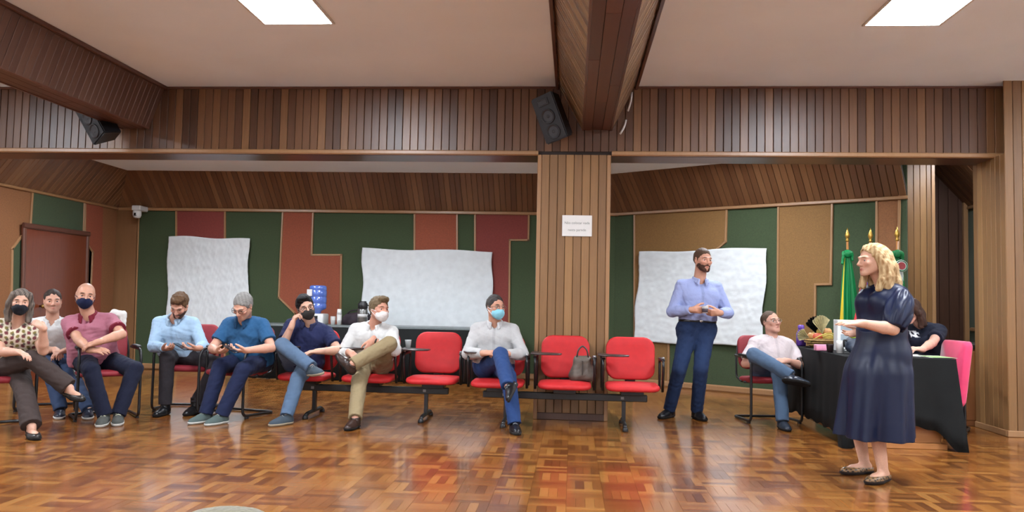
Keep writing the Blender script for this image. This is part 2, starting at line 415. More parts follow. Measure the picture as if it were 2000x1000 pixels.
# ---------------- sloping plank soffits around the alcove
sof = 2.58
soffit_back = link('soffit', prism_me([(LEFT_X, BACK_Y-.02, sof), (0.66, BACK_Y-.02, sof), (0.45, 11.70, ALC_Z), (-6.90, 11.70, ALC_Z)], (0, -.7, -.7), -.05, -.02), W_BACK, kind='structure')
vb = Vector((0, 11.70-(BACK_Y-.02), ALC_Z-sof))
planks_on(soffit_back, W_SOF, (LEFT_X, BACK_Y-.02, sof), (1, 0, 0), vb, 95, .084, vb.length+.01)
link('lower_moulding', bar_me((LEFT_X, BACK_Y-.02, sof-.02), (0.66, BACK_Y-.02, sof-.02), (0, -1, 0), .05, .03), W_TRIM, soffit_back)
soffit_left = link('soffit', prism_me([(LEFT_X+.02, 8.6, sof), (LEFT_X+.02, BACK_Y, sof), (-6.90, 11.70, ALC_Z), (-6.90, 8.6, ALC_Z)], (.7, 0, -.7), -.05, -.02), W_BACK, kind='structure')
vl = Vector((.43, 0, ALC_Z-sof))
planks_on(soffit_left, W_SOF, (LEFT_X+.02, 8.62, sof), (0, 1, 0), vl, 43, .084, vl.length+.01)
link('lower_moulding', bar_me((LEFT_X+.01, 8.6, sof-.02), (LEFT_X+.01, BACK_Y, sof-.02), (1, 0, 0), .04, .03), W_TRIM, soffit_left)
p0, p1 = DA+dn*.02, DB+dn*.02
offd = dn*.5
soffit_diag = link('soffit', prism_me([p0+Vector((0, 0, sof)), p1+Vector((0, 0, sof)), p1+offd+Vector((0, 0, ALC_Z)), p0+offd+Vector((0, 0, ALC_Z))], (dn-Vector((0, 0, 1))), -.05, -.02), W_BACK, kind='structure')
vd = offd+Vector((0, 0, ALC_Z-sof))
planks_on(soffit_diag, W_SOF, p0+Vector((0, 0, sof)), dd, vd, 49, .084, vd.length+.01)
link('lower_moulding', bar_me(p0+Vector((0, 0, sof-.02)), p1+Vector((0, 0, sof-.02)), dn, .045, .03), W_TRIM, soffit_diag)
soffit_right = link('soffit', prism_me([(RIGHT_X-.02, 8.62, sof), (RIGHT_X-.02, 11.0, sof), (RIGHT_X-.5, 11.0, ALC_Z), (RIGHT_X-.5, 8.62, ALC_Z)], (-.7, 0, -.7), -.05, -.02), W_BACK, kind='structure')
vr = Vector((-.48, 0, ALC_Z-sof))
planks_on(soffit_right, W_SOF, (RIGHT_X-.02, 11.0, sof), (0, -1, 0), vr, 28, .084, vr.length+.01)
link('lower_moulding', bar_me((RIGHT_X-.01, 8.62, sof-.02), (RIGHT_X-.01, 11.0, sof-.02), (-1, 0, 0), .04, .03), W_TRIM, soffit_right)

# ---------------- right corner: slim pillar and the dark plank wall behind it
pil2 = box('pillar', 4.09, 4.36, 10.03, 10.45, 0, ALC_Z, W_BACK, kind='structure')
planks_on(pil2, W_COL, (4.07, 10.016, 0), (1, 0, 0), (0, 0, 1), 4, .0765, ALC_Z)
box('corner_strip', 4.355, 4.395, 10.0, 10.45, 0, ALC_Z, W_TRIM, pil2, .004)
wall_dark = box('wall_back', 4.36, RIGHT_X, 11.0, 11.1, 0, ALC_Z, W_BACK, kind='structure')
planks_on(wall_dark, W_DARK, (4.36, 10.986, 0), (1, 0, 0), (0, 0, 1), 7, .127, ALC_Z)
box('corner_strip', 5.17, 5.23, 10.94, 10.99, 0, sof+.05, W_TRIM, wall_dark, .004)
link('trim_strip', bar_me((RIGHT_X, 8.7, .95), (RIGHT_X, 10.9, .95), (-1, 0, 0), .05, .03), W_TRIM, wall_r2)

# ---------------- felt panels with wooden outlines
def felt(parent, mat, poly, n, trims=(), t=.012, tw=.032):
    link('felt_panel', prism_me(poly, n, t), mat, parent)
    m = len(poly)
    for i in trims: link('trim_strip', bar_me(Vector(poly[i])+Vector(n)*t*.2, Vector(poly[(i+1) % m])+Vector(n)*t*.2, n, tw, .024), W_TRIM, parent)
Bn = (0, -1, 0)
def bk(pts): return [(x, BACK_Y, z) for (x, z) in pts]
felt(wall_back, RED, bk([(-6.370, 2.538), (-5.563, 2.539), (-5.459, 0.050), (-6.257, 0.050)]), Bn, (1, 3))
felt(wall_back, REDB, bk([(-4.614, 2.542), (-4.122, 2.548), (-4.123, 1.864), (-3.644, 1.872), (-3.609, 0.050), (-4.339, 0.050), (-4.355, 0.938), (-4.629, 1.183)]), Bn, (1, 2, 3, 5, 6, 7))
felt(wall_back, REDB, bk([(-2.494, 2.542), (-1.821, 2.542), (-1.761, 0.050), (-2.426, 0.050)]), Bn, (1, 3))
felt(wall_back, RED, bk([(-1.539, 2.545), (-0.698, 2.547), (-0.699, 2.148), (-0.985, 2.144), (-0.967, 0.050), (-1.482, 0.050)]), Bn, (1, 2, 3, 5))
# wood panel in the left corner of the back wall, with a thin outline
pw = bk([(-7.613, 2.608), (-6.998, 2.581), (-6.959, 0.020), (-7.556, 0.020)])
felt(wall_back, W_PANEL, pw, Bn, (0, 1, 3), t=.03, tw=.03)
link('baseboard', bar_me((LEFT_X, BACK_Y, .05), (.6, BACK_Y, .05), Bn, .09, .03), W_TRIM, wall_back)
Ln = (1, 0, 0)
def lk(pts): return [(LEFT_X, y, z) for (y, z) in pts]
felt(wall_alcove, GREEN, lk([(10.185, 2.576), (11.331, 2.568), (11.343, 2.114), (10.180, 2.122)]), Ln, (1, 3))
felt(wall_alcove, REDB, lk([(11.356, 2.564), (11.813, 2.566), (11.918, 0.020), (11.503, 0.020)]), Ln, (3,))
felt(wall_alcove, GREEN, lk([(10.016, 1.927), (10.090, 0.987), (10.108, 0.020), (9.954, 0.020), (9.855, 1.752)]), Ln, (3, 4))
felt(wall_alcove, GREEN, lk([(11.392, 1.979), (11.597, 1.822), (11.604, 0.020), (11.478, 0.020)]), Ln, (0, 1))
door = link('door_1', prism_me(lk([(10.023, 2.079), (11.371, 2.086), (11.480, 0.000), (10.110, 0.000)]), Ln, .05), W_DOOR, kind='structure')
link('door_head', bar_me(Vector((LEFT_X, *(10.004, 2.077)))+Vector((.05, 0, 0)), Vector((LEFT_X, *(11.396, 2.080)))+Vector((.05, 0, 0)), Ln, .07, .03), W_TRIMD, door)
link('door_jamb', bar_me(Vector((LEFT_X, *(11.396, 2.080)))+Vector((.04, 0, 0)), Vector((LEFT_X, *(11.480, 0.000)))+Vector((.04, 0, 0)), Ln, .06, .03), W_TRIMD, door)
link('door_jamb', bar_me(Vector((LEFT_X, *(10.013, 2.078)))+Vector((.04, 0, 0)), Vector((LEFT_X, *(10.110, 0.000)))+Vector((.04, 0, 0)), Ln, .06, .03), W_TRIMD, door)
link('door_knob', lathe_me([(.012, 0), (.012, .03), (.028, .04), (.028, .06), (.01, .07)], 12), plain('brass', (170, 140, 80), .3, 1.0), door).matrix_world = Matrix.Translation((LEFT_X+.05, 10.4, 1.0)) @ Matrix.Rotation(math.pi/2, 4, 'Y')
# diagonal wall
def dg(pts): return [DA+dd*s+Vector((0, 0, z)) for (s, z) in pts]
dnt = tuple(dn)
felt(wall_diag, OLIVE, dg([(0.357, 2.584), (1.815, 2.564), (1.803, 2.090), (1.682, 1.992), (1.684, 1.747), (0.942, 1.755), (0.942, 0.060), (0.389, 0.060)]), dnt, (1, 2, 5, 7))
felt(wall_diag, OLIVE, dg([(2.542, 2.572), (3.239, 2.578), (3.217, 1.499), (3.025, 1.492), (3.003, 0.060), (2.524, 0.060)]), dnt, (1, 2, 3, 5))
felt(wall_diag, BROWN, dg([(3.776, 2.583), (4.035, 2.585), (3.988, 0.060), (3.750, 0.060)]), dnt, (1, 3))
link('baseboard', bar_me(DA+Vector((0, 0, .045)), DB+Vector((0, 0, .045)), dn, .09, .03), W_TRIM, wall_diag)

# ---------------- ceiling light panels
E_HALL = emit('panel_hall', (240, 246, 255), PANEL_HALL); E_ALC = emit('panel_alcove', (240, 246, 255), PANEL_ALCOVE)
FRAME = plain('panel_frame_white', (225, 225, 220), 0.5)
def light_panel(x, y, z, e, label, grp=None):
    r = empty('ceiling_light', label, 'ceiling light', (x, y, z), group=grp)
    w, l = .30, .605
    for a in ((-w, w, -l, -l+.02), (-w, w, l-.02, l), (-w, -w+.02, -l+.021, l-.021), (w-.02, w, -l+.021, l-.021)):
        box('frame', a[0], a[1], a[2], a[3], -.014, .002, FRAME, r)
    box('diffuser', -w+.02, w-.02, -l+.02, l-.02, -.010, -.004, e, r)
light_panel(-2.28, 5.66, CEIL_Z, E_HALL, 'white glowing ceiling panel between the slanted beam and the central beam')
light_panel(2.56, 5.79, CEIL_Z, E_HALL, 'white glowing ceiling panel to the right of the central beam')
for (x, y, lab) in ((-2.28, 1.6, 'extra unseen ceiling panel over the hall floor, second in the row left of the central beam'), (2.56, 1.6, 'extra unseen ceiling panel over the hall floor, second in the row right of the central beam'),
                    (-2.28, -1.6, 'extra unseen ceiling panel at the hall front, third in the row left of the central beam'), (2.56, -1.6, 'extra unseen ceiling panel at the hall front, third in the row right of the central beam'),
                    (-7.0, 5.7, 'extra unseen ceiling panel in the far left bay nearest the lintel'), (-7.0, 1.6, 'extra unseen ceiling panel in the far left bay away from the lintel'),
                    (6.6, 5.8, 'extra unseen ceiling panel in the far right bay nearest the lintel'), (6.6, 1.6, 'extra unseen ceiling panel in the far right bay away from the lintel')):
    light_panel(x, y, CEIL_Z, E_HALL, lab)  # extra panels out of view, added to light the hall
for (x, y, lab) in ((-5.3, 9.5, 'alcove ceiling panel behind the lintel above the seated man in blue'), (-2.4, 9.5, 'alcove ceiling panel behind the lintel above the black counter'),
                    (1.9, 9.5, 'alcove ceiling panel behind the lintel above the standing man'), (4.8, 9.15, 'extra unseen alcove ceiling panel added behind the lintel beside the right pillar')):  # panel beside the right pillar is added to light the dark recess
    light_panel(x, y, ALC_Z, E_ALC, lab)

# ================================================================ implicit-surface modeller (numpy) used for bodies, clothes and hair
A = lambda v: np.asarray(v, dtype=np.float64)
def unit(v):
    v = A(v); return v/(np.linalg.norm(v)+1e-12)
class Field:
    def __init__(self): self.ops = []
    def cone(self, a, b, ra, rb, k=.01, flat=None, sub=False):
        """rounded cone a->b; flat: direction; cuts the far end square at b"""
        self.ops.append(('c', A(a), A(b), ra, rb, k, flat, sub)); return self
    def ell(self, c, rad, R=None, k=.01, sub=False):
        self.ops.append(('e', A(c), A(rad), None if R is None else A(R), k, sub)); return self
    def cut(self, p, n, k=.0):
        """keep the side against n"""
        self.ops.append(('p', A(p), unit(n), k)); return self
    def pcut(self, p, n, amp, freq):
        self.ops.append(('q', A(p), unit(n), amp, freq)); return self
    def fn(self, f, lo, hi, k=.01):
        self.ops.append(('f', f, A(lo), A(hi), k)); return self
    def noise(self, amp, freq, seed=0, where=None, ridge=True):
        self.ops.append(('n', amp, freq, seed, where, ridge)); return self
    def bounds(self):
        lo, hi = np.full(3, 1e9), np.full(3, -1e9)
        for o in self.ops:
            if o[0] == 'c' and not o[7]:
                r = max(o[3], o[4]); lo = np.minimum(lo, np.minimum(o[1], o[2])-r); hi = np.maximum(hi, np.maximum(o[1], o[2])+r)
            elif o[0] == 'e' and not o[5]:
                r = o[2].max(); lo = np.minimum(lo, o[1]-r); hi = np.maximum(hi, o[1]+r)
            elif o[0] == 'f': lo = np.minimum(lo, o[2]); hi = np.maximum(hi, o[3])
        return lo, hi
    def mesh(self, h, name='m'):
        lo, hi = self.bounds(); lo = lo-4*h; hi = hi+4*h
        n = np.ceil((hi-lo)/h).astype(int)+1
        ax = [(lo[i]+h*np.arange(n[i])).astype(np.float32) for i in range(3)]
        G = np.full(n, 1.0, np.float32)
        def sub_grid(l, u):
            i0 = np.clip(np.floor((l-lo)/h).astype(int), 0, n-1); i1 = np.clip(np.ceil((u-lo)/h).astype(int)+1, 1, n)
            sl = tuple(slice(a, b) for a, b in zip(i0, i1))
            return sl, (ax[0][sl[0]][:, None, None], ax[1][sl[1]][None, :, None], ax[2][sl[2]][None, None, :])
        def blend(sl, d, k, sub=False):
            cur = G[sl]
            if sub:
                d = -d
                if k > 0:
                    w = np.clip(.5-.5*(cur-d)/k, 0, 1); G[sl] = cur*(1-w)+d*w+k*w*(1-w)
                else: G[sl] = np.maximum(cur, d)
            elif k > 0:
                w = np.clip(.5+.5*(cur-d)/k, 0, 1); G[sl] = cur*(1-w)+d*w-k*w*(1-w)
            else: G[sl] = np.minimum(cur, d)
        for o in self.ops:
            if o[0] == 'c':
                _, a, b, ra, rb, k, flat, sub = o; m = max(ra, rb)+max(k, .012)+2*h
                sl, (x, y, z) = sub_grid(np.minimum(a, b)-m, np.maximum(a, b)+m)
                ab = b-a; L2 = float(ab@ab)+1e-12
                px, py, pz = x-a[0], y-a[1], z-a[2]
                t = np.clip((px*ab[0]+py*ab[1]+pz*ab[2])/L2, 0, 1)
                d = np.sqrt((px-t*ab[0])**2+(py-t*ab[1])**2+(pz-t*ab[2])**2)-(ra+(rb-ra)*t)
                if flat is not None:
                    f = unit(ab) if flat is True else unit(flat)
                    d = np.maximum(d, (x-b[0])*f[0]+(y-b[1])*f[1]+(z-b[2])*f[2])
                blend(sl, d.astype(np.float32), k, sub)
            elif o[0] == 'e':
                _, c, r, R, k, sub = o; m = r.max()+max(k, .012)+2*h
                sl, (x, y, z) = sub_grid(c-m, c+m)
                px, py, pz = x-c[0], y-c[1], z-c[2]
                if R is not None:
                    q = [px*R[0, i]+py*R[1, i]+pz*R[2, i] for i in range(3)]
                else: q = [px, py, pz]
                k0 = np.sqrt((q[0]/r[0])**2+(q[1]/r[1])**2+(q[2]/r[2])**2)
                k1 = np.sqrt((q[0]/r[0]**2)**2+(q[1]/r[1]**2)**2+(q[2]/r[2]**2)**2)+1e-9
                blend(sl, (k0*(k0-1)/k1).astype(np.float32), k, sub)
            elif o[0] == 'f':
                _, f, l, u, k = o
                sl, (x, y, z) = sub_grid(l-3*h, u+3*h); blend(sl, f(x, y, z).astype(np.float32), k)
            elif o[0] == 'p':
                _, p, nn, k = o
                d = ((ax[0]-p[0])*nn[0])[:, None, None]+((ax[1]-p[1])*nn[1])[None, :, None]+((ax[2]-p[2])*nn[2])[None, None, :]
                G = np.maximum(G, d.astype(np.float32))
            elif o[0] == 'q':
                _, p, nn, amp, fq = o
                X, Y, Z = ax[0][:, None, None], ax[1][None, :, None], ax[2][None, None, :]
                d = (X-p[0])*nn[0]+(Y-p[1])*nn[1]+(Z-p[2])*nn[2]+amp*(np.sin(X*fq+2*np.sin(Z*fq*.7))*.6+np.sin(X*fq*2.3+1)*np.sin(Y*fq*1.7)*.5+np.sin(Z*fq*1.9+Y*fq)*.5)
                G = np.maximum(G, d.astype(np.float32))
            elif o[0] == 'n':
                _, amp, freq, seed, where, ridge = o
                idx = np.nonzero(np.abs(G) < max(.03, 2*h)); P = np.stack([ax[i][idx[i]] for i in range(3)], 1).astype(np.float64)
                G[idx] += (wrinkle(P, freq, seed, ridge)*amp*(1 if where is None else where(P))).astype(np.float32)
        return nets(G, lo, h, name)
def wrinkle(P, freq, seed, ridge=True):
    rg = np.random.default_rng(seed); s = np.zeros(len(P)); w = 0
    for i in range(5):
        d1 = rg.normal(size=3); d1 /= np.linalg.norm(d1); d2 = rg.normal(size=3); d2 /= np.linalg.norm(d2)
        f = freq*rg.uniform(.6, 1.5); a = rg.uniform(.5, 1)
        v = np.sin(P@d1*f+rg.uniform(0, 6)+1.3*np.sin(P@d2*f*.6+rg.uniform(0, 6)))
        s += a*((1-2*np.abs(v)) if ridge else v); w += a
    return s/w
def fast_mesh(verts, quads, name):
    me = bpy.data.meshes.new(name)
    me.vertices.add(len(verts)); me.vertices.foreach_set('co', np.ascontiguousarray(verts, np.float32).ravel())
    me.loops.add(quads.size); me.loops.foreach_set('vertex_index', np.ascontiguousarray(quads, np.int32).ravel())
    me.polygons.add(len(quads)); me.polygons.foreach_set('loop_start', np.arange(0, quads.size, 4, dtype=np.int32))
    me.polygons.foreach_set('use_smooth', np.ones(len(quads), bool))
    me.update(calc_edges=True)
    return me
def nets(G, lo, h, name):
    S = G < 0; nx, ny, nz = G.shape
    cnt = np.zeros((nx-1, ny-1, nz-1), np.int8)
    cor = [(i, j, k) for i in (0, 1) for j in (0, 1) for k in (0, 1)]
    for (i, j, k) in cor: cnt += S[i:nx-1+i, j:ny-1+j, k:nz-1+k]
    ci = np.nonzero((cnt > 0) & (cnt < 8)); m = len(ci[0])
    vid = np.full(cnt.shape, -1, np.int32); vid[ci] = np.arange(m)
    g = {c: G[ci[0]+c[0], ci[1]+c[1], ci[2]+c[2]].astype(np.float64) for c in cor}
    acc = np.zeros((m, 3)); num = np.zeros(m)
    for a in cor:
        for d in range(3):
            if a[d] == 0:
                b = list(a); b[d] = 1; b = tuple(b); ga, gb = g[a], g[b]; x = (ga < 0) != (gb < 0)
                t = np.where(x, ga/np.where(ga == gb, 1, ga-gb), 0)
                p = np.tile(A(a), (m, 1)); p[:, d] = t
                acc[x] += p[x]; num[x] += 1
    verts = lo+h*(np.stack(ci, 1)+acc/np.maximum(num, 1)[:, None])
    quads = []
    for d in range(3):
        e1, e2 = (d+1) % 3, (d+2) % 3
        sa = [slice(1, -1)]*3; sa[d] = slice(0, -1); sb = list(sa); sb[d] = slice(1, None)
        s0, s1 = S[tuple(sa)], S[tuple(sb)]
        idx = np.nonzero(s0 != s1); inside = s0[idx]
        base = [idx[i]+(0 if i == d else 1) for i in range(3)]
        def cell(o1, o2):
            c = [None]*3; c[d] = base[d]; c[e1] = base[e1]-o1; c[e2] = base[e2]-o2
            return vid[c[0], c[1], c[2]]
        q = np.stack([cell(1, 1), cell(0, 1), cell(0, 0), cell(1, 0)], 1)
        q[~inside] = q[~inside][:, ::-1]; quads.append(q)
    quads = np.concatenate(quads); quads = quads[(quads >= 0).all(1)]
    return fast_mesh(verts, quads, name)
def get_v(me):
    v = np.empty(len(me.vertices)*3, np.float32); me.vertices.foreach_get('co', v); return v.reshape(-1, 3).astype(np.float64)
def set_col(me, rgb):
    a = me.attributes.new('col', 'FLOAT_COLOR', 'POINT'); c = np.ones((len(rgb), 4), np.float32); c[:, :3] = rgb; a.data.foreach_set('color', c.ravel())
def shift(me, o):
    v = get_v(me)-A(o); me.vertices.foreach_set('co', v.astype(np.float32).ravel()); me.update(); return me
def smooth01(x, a, b):
    t = np.clip((x-a)/(b-a), 0, 1); return t*t*(3-2*t)

# ================================================================ people
def facing(deg):
    a = math.radians(deg); return A((math.sin(a), -math.cos(a), 0))
def frame(yaw, pitch=0, roll=0):
    """columns: person's right, forward, up; yaw 0 looks at -Y, positive turns towards +X; pitch nods down; roll leans to the person's right"""
    Bm = np.diag([-1., -1., 1.]); y, p, r = map(math.radians, (yaw, -pitch, roll))
    Rz = A([[math.cos(y), -math.sin(y), 0], [math.sin(y), math.cos(y), 0], [0, 0, 1]])
    Rx = A([[1, 0, 0], [0, math.cos(p), -math.sin(p)], [0, math.sin(p), math.cos(p)]])
    Ry = A([[math.cos(r), 0, math.sin(r)], [0, 1, 0], [-math.sin(r), 0, math.cos(r)]])
    return Rz@Bm@Rx@Ry
def ik(a, c, l1, l2, hint):
    d = c-a; D = np.linalg.norm(d); t = d/D
    if D > (l1+l2)*.995:
        s = D/((l1+l2)*.995); l1 *= s; l2 *= s
    x = (l1*l1-l2*l2+D*D)/(2*D); hgt = math.sqrt(max(l1*l1-x*x, 1e-8))
    n = A(hint)-a; n = n-t*(n@t); n = unit(n)
    return a+t*x+n*hgt
def hand(F, W, aim, palm, curl, right, s=1.0, thumb=.6, spread=.0, rr=1.0):
    d = unit(aim); n = A(palm); n = unit(n-d*(n@d)); t = np.cross(d, n)*(1 if right else -1)
    W = A(W)
    F.cone(W-d*.02*s, W+d*.03*s, .026*s, .027*s, k=.012)
    offs = (.029, .010, -.009, -.027); kl = (.088, .092, .086, .077)
    seg = ((.043, .025, .019), (.047, .029, .020), (.043, .027, .019), (.033, .020, .017))
    if not isinstance(curl, (tuple, list)): curl = (curl,)*4
    for i in range(4):
        kn = W+(d*kl[i]+t*offs[i])*s
        F.cone(W+(d*.02+t*offs[i]*.6)*s, kn, .0155*s, .0118*s, k=.012)
        p = kn; ang = 0.12*curl[i]; sp = spread*offs[i]*8
        for j, L in enumerate(seg[i]):
            ang += curl[i]*(.75, 1.1, .7)[j]
            dr = unit(d*math.cos(ang)+n*math.sin(ang)+t*sp)
            q = p+dr*L*s; r0 = (.0098, .0088, .0080)[j]*s*rr; r1 = (.0088, .0080, .0066)[j]*s*rr
            F.cone(p, q, r0, r1, k=.004); p = q
    p = W+(d*.022+t*.022)*s; F.cone(W, p, .02*s, .0185*s, k=.012)
    dr = unit(t*.55+d*.8+n*(.2+.4*thumb)); bend = thumb
    for L, r0, r1 in ((.046, .0165, .0128), (.033, .012, .0105), (.027, .0105, .0078)):
        q = p+dr*L*s; F.cone(p, q, r0*s, r1*s, k=.006); p = q; dr = unit(dr+d*.3+n*.35*bend-t*.35*bend)
SKIN = vcol('skin', rough=0.5, bump=0.05, bscale=250, sub=0.12)
HAIR = vcol('hair', rough=0.6, bump=0.8, bscale=60, stretch=(6, 6, 1.2), spec=0.2)
CLOTH = vcol('cloth', rough=0.85, bump=0.25, bscale=500, sheen=0.02, spec=.2)
SATIN = vcol('cloth_satin', rough=0.42, bump=0.1, bscale=300, spec=.28)
EYE = vcol('eye_wet', rough=0.15, spec=.5)
LEATHER = vcol('shoe_leather', rough=0.3, bump=0.1, bscale=200)
def solid(me, rgb, fn=None):
    v = get_v(me); c = np.tile(A(lin(rgb)), (len(v), 1))
    if fn is not None: c = fn(v, c)
    set_col(me, c)
def mixc(c, w, rgb): return c*(1-w[:, None])+A(lin(rgb))*w[:, None]

def person(label, sp):
    s = sp.get('s', 1.0); wd = sp.get('w', 1.0); fem = sp.get('fem', False); h = sp.get('h', .0065)
    pel, neck = A(sp['pel']), A(sp['neck']); Fp = frame(sp['pf']); up = unit(neck-pel)
    cf = sp['cf']; Cx = frame(cf, 0, sp.get('tilt', 0))[:, 0]; Cx = unit(Cx-up*(Cx@up)*.8); Cy = unit(np.cross(up, Cx)); Cx0 = Cx
    hipw = (.088 if not fem else .085)*s; shw = (.178 if not fem else .16)*s*sp.get('shw', 1.0)
    root = empty('person', label, 'person', (pel[0], pel[1], 0.0))
    org = A((pel[0], pel[1], 0.0))
    hip = {+1: pel+Fp[:, 0]*hipw-A((0, 0, .0)), -1: pel-Fp[:, 0]*hipw}
    shm = neck-up*.078*s
    sh = {+1: shm+Cx*shw+A(sp.get('shr', (0, 0, 0))), -1: shm-Cx*shw+A(sp.get('shl', (0, 0, 0)))}
    UA, FA, TH, SH = .285*s, .25*s, .425*s, .415*s
    wr = {+1: A(sp['wr']), -1: A(sp['wl'])}; el = {+1: ik(sh[1], wr[1], UA, FA, sp['er']), -1: ik(sh[-1], wr[-1], UA, FA, sp['el'])}
    an = {+1: A(sp['ar']), -1: A(sp['al'])}; kn = {+1: ik(hip[1], an[1], TH, SH, sp['kr']), -1: ik(hip[-1], an[-1], TH, SH, sp['kl'])}
    td = {+1: unit(sp['tr']), -1: unit(sp['tl'])}
    for i, nm in ((1, 'R'), (-1, 'L')):
        da, dl = np.linalg.norm(wr[i]-sh[i])/(UA+FA), np.linalg.norm(an[i]-hip[i])/(TH+SH)
        if da > 1.03 or dl > 1.03: print('REACH', label[:30], nm, 'arm %.2f leg %.2f' % (da, dl))
    un = {}
    for i in (1, -1):
        shin = unit(kn[i]-an[i]); z = sp.get('un'+('r' if i == 1 else 'l'))
        z = unit(z) if z is not None else (A((0, 0, 1.)) if abs(td[i][2]) < .15 and an[i][2] < .14 else shin)
        if z[2] > .99 and an[i][2] < .2: an[i][2] = .088*s+.001
        z = unit(z-td[i]*(z@td[i])); un[i] = z
    Hc = A(sp['head']); HR = frame(sp.get('hy', 0), sp.get('hp', 0), sp.get('hr', 0)); hs = s*(.95 if fem else 1.0)*sp.get('hs', 1.0)
    hp = lambda x, y, z: Hc+HR@(A((x, y, z))*hs)
    belly = sp.get('belly', 0.0)
    def torso(F, e, trap=True, bust=True, ke=.05):
        w1 = pel+(neck-pel)*.36; w2 = pel+(neck-pel)*.68
        for i in (1, -1):
            F.cone(hip[i]+up*.02, w1+Cx*i*.062*s*wd+Cy*(.01+belly*.5), .112*s*wd**.5+e, .102*s*wd**.5+e+belly*.35, k=ke)
            F.cone(w1+Cx*i*.062*s*wd+Cy*(.01+belly*.5), w2+Cx*i*.078*s*wd+Cy*.012, .102*s*wd**.5+e+belly*.35, .108*s*wd**.5+e, k=ke)
            F.cone(w2+Cx*i*.078*s*wd+Cy*.012, shm+Cx*i*.100*s-up*.02*s, .108*s*wd**.5+e, .070*s+e, k=ke)
            F.cone(neck-up*.045*s+Cx*i*.03*s, sh[i], .046*s+e*.7, .047*s+e*.8, k=.04)
            F.ell(hip[i]-Fp[:, 1]*.03, (.105*s*wd**.5+e,)*3, k=.04)
            if fem and bust: F.ell(w2+Cx*i*.07*s+Cy*.085*s+up*.03*s, (.066*s+e, .06*s+e, .066*s+e), k=.04)
        if belly: F.ell(pel+(neck-pel)*.3+Cy*(.07+belly), (.12*s*wd+e, .08*s+belly+e, .13*s+e), np.stack([Cx, Cy, up], 1), k=.06)
    # ---------------------------------------------------------- body (one continuous skin)
    F = Field(); torso(F, -.008)
    nb = neck-up*.03*s
    F.cone(nb, hp(0, -.022, -.06), (.062 if not fem else .05)*s, (.058 if not fem else .047)*s, k=.03)
    for i in (1, -1):
        F.cone(sh[i], el[i], .050*s*wd**.4, .041*s, k=.03)
        mid = el[i]+(wr[i]-el[i])*.3
        F.cone(el[i], mid, .041*s, .043*s*wd**.3, k=.01); F.cone(mid, wr[i], .043*s*wd**.3, .0275*s, k=.01)
        F.cone(hip[i], kn[i], .083*s, .056*s, k=.02)
        cf_ = kn[i]+(an[i]-kn[i])*.32-unit(np.cross(np.cross(an[i]-kn[i], td[i]), an[i]-kn[i]))*.012*s
        F.cone(kn[i], cf_, .054*s, .055*s, k=.01); F.cone(cf_, an[i], .055*s, .036*s, k=.01)
        F.cone(an[i]-un[i]*.035*s-td[i]*.025*s, an[i]+td[i]*.10*s-un[i]*.05*s, .034*s, .03*s, k=.02)
        F.cone(an[i]+td[i]*.10*s-un[i]*.05*s, an[i]+td[i]*.155*s-un[i]*.06*s, .03*s, .02*s, k=.01)
    for i, nm in ((1, 'hr_'), (-1, 'hl_')):
        q = sp.get(nm)
        if q: hand(F, wr[i], q[0], q[1], q[2], i == 1, s*(.93 if fem else 1.0), *(q[3:]))
    # head
    E = lambda c, r, k=.01, sub=False: F.ell(hp(*c), A(r)*hs, HR, k=k, sub=sub)
    K = lambda a, b, ra, rb, k=.008, sub=False: F.cone(hp(*a), hp(*b), ra*hs, rb*hs, k=k, sub=sub)
    E((0, -.014, .026), (.0765, .097, .088), k=.02)
    E((0, .026, -.03), (.061, .068, .072), k=.03)
    jw = .0 if fem else .004
    for i in (1, -1): K((i*(.05+jw), -.005, -.05), (i*.018, .066, -.094), .022, .02, k=.025)
    E((0, .072, -.094), (.022, .018, .017), k=.02)
    for i in (1, -1):
        E((i*.034, .096, .004), (.019, .017, .0125), k=.012, sub=True)
        K((i*.045, .076, .023), (i*.012, .091, .021), .0095, .0105, k=.012)
        E((i*.043, .068, -.022), (.021, .019, .017), k=.02)
        K((i*.019, .0875, .0075), (i*.047, .0775, .005), .0046, .0046, k=.004)
        K((i*.021, .086, -.0095), (i*.045, .0785, -.0085), .0034, .0034, k=.005)
        E((i*.078, -.012, -.004), (.008, .017, .031), k=.006)
        E((i*.084, -.010, .0), (.006, .009, .018), k=.003, sub=True)
        E((i*.0115, .1, -.036), (.009, .011, .008), k=.006)
    K((0, .09, .012), (0, .113, -.03), .0085, .0125, k=.01)
    K((-.021, .0855, -.065), (0, .0975, -.0625), .0045, .0065, k=.004); K((.021, .0855, -.065), (0, .0975, -.0625), .0045, .0065, k=.004)
    K((-.017, .0855, -.0735), (.017, .0855, -.0735), .0065, .0065, k=.005); E((0, .091, -.0735), (.014, .0075, .0065), k=.005)
    K((-.02, .0935, -.0685), (.02, .0935, -.0685), .0028, .0028, k=.003, sub=True)
    me = F.mesh(h, 'body')
    skin = sp.get('skin', (214, 164, 136)); beardc = sp.get('stubble'); browc = sp.get('brow', (60, 42, 32))
    def paint(v, c):
        q = (v-Hc)@HR/hs; x, y, z = np.abs(q[:, 0]), q[:, 1], q[:, 2]; front = (y > .05) & (np.abs(z) < .13) & (x < .08)
        lips = front*np.exp(-((x/.022)**4))*np.exp(-(((z+.0675)/.0105)**4))*smooth01(y, .075, .085)
        c = mixc(c, lips*(.75 if fem else .5), (176, 88, 84))
        ck = front*np.exp(-((x-.042)/.02)**2-((z+.025)/.02)**2); c = mixc(c, ck*.25, (205, 120, 104))
        ns = front*np.exp(-(x/.016)**2-((z+.034)/.012)**2)*smooth01(y, .1, .112); c = mixc(c, ns*.25, (205, 124, 108))
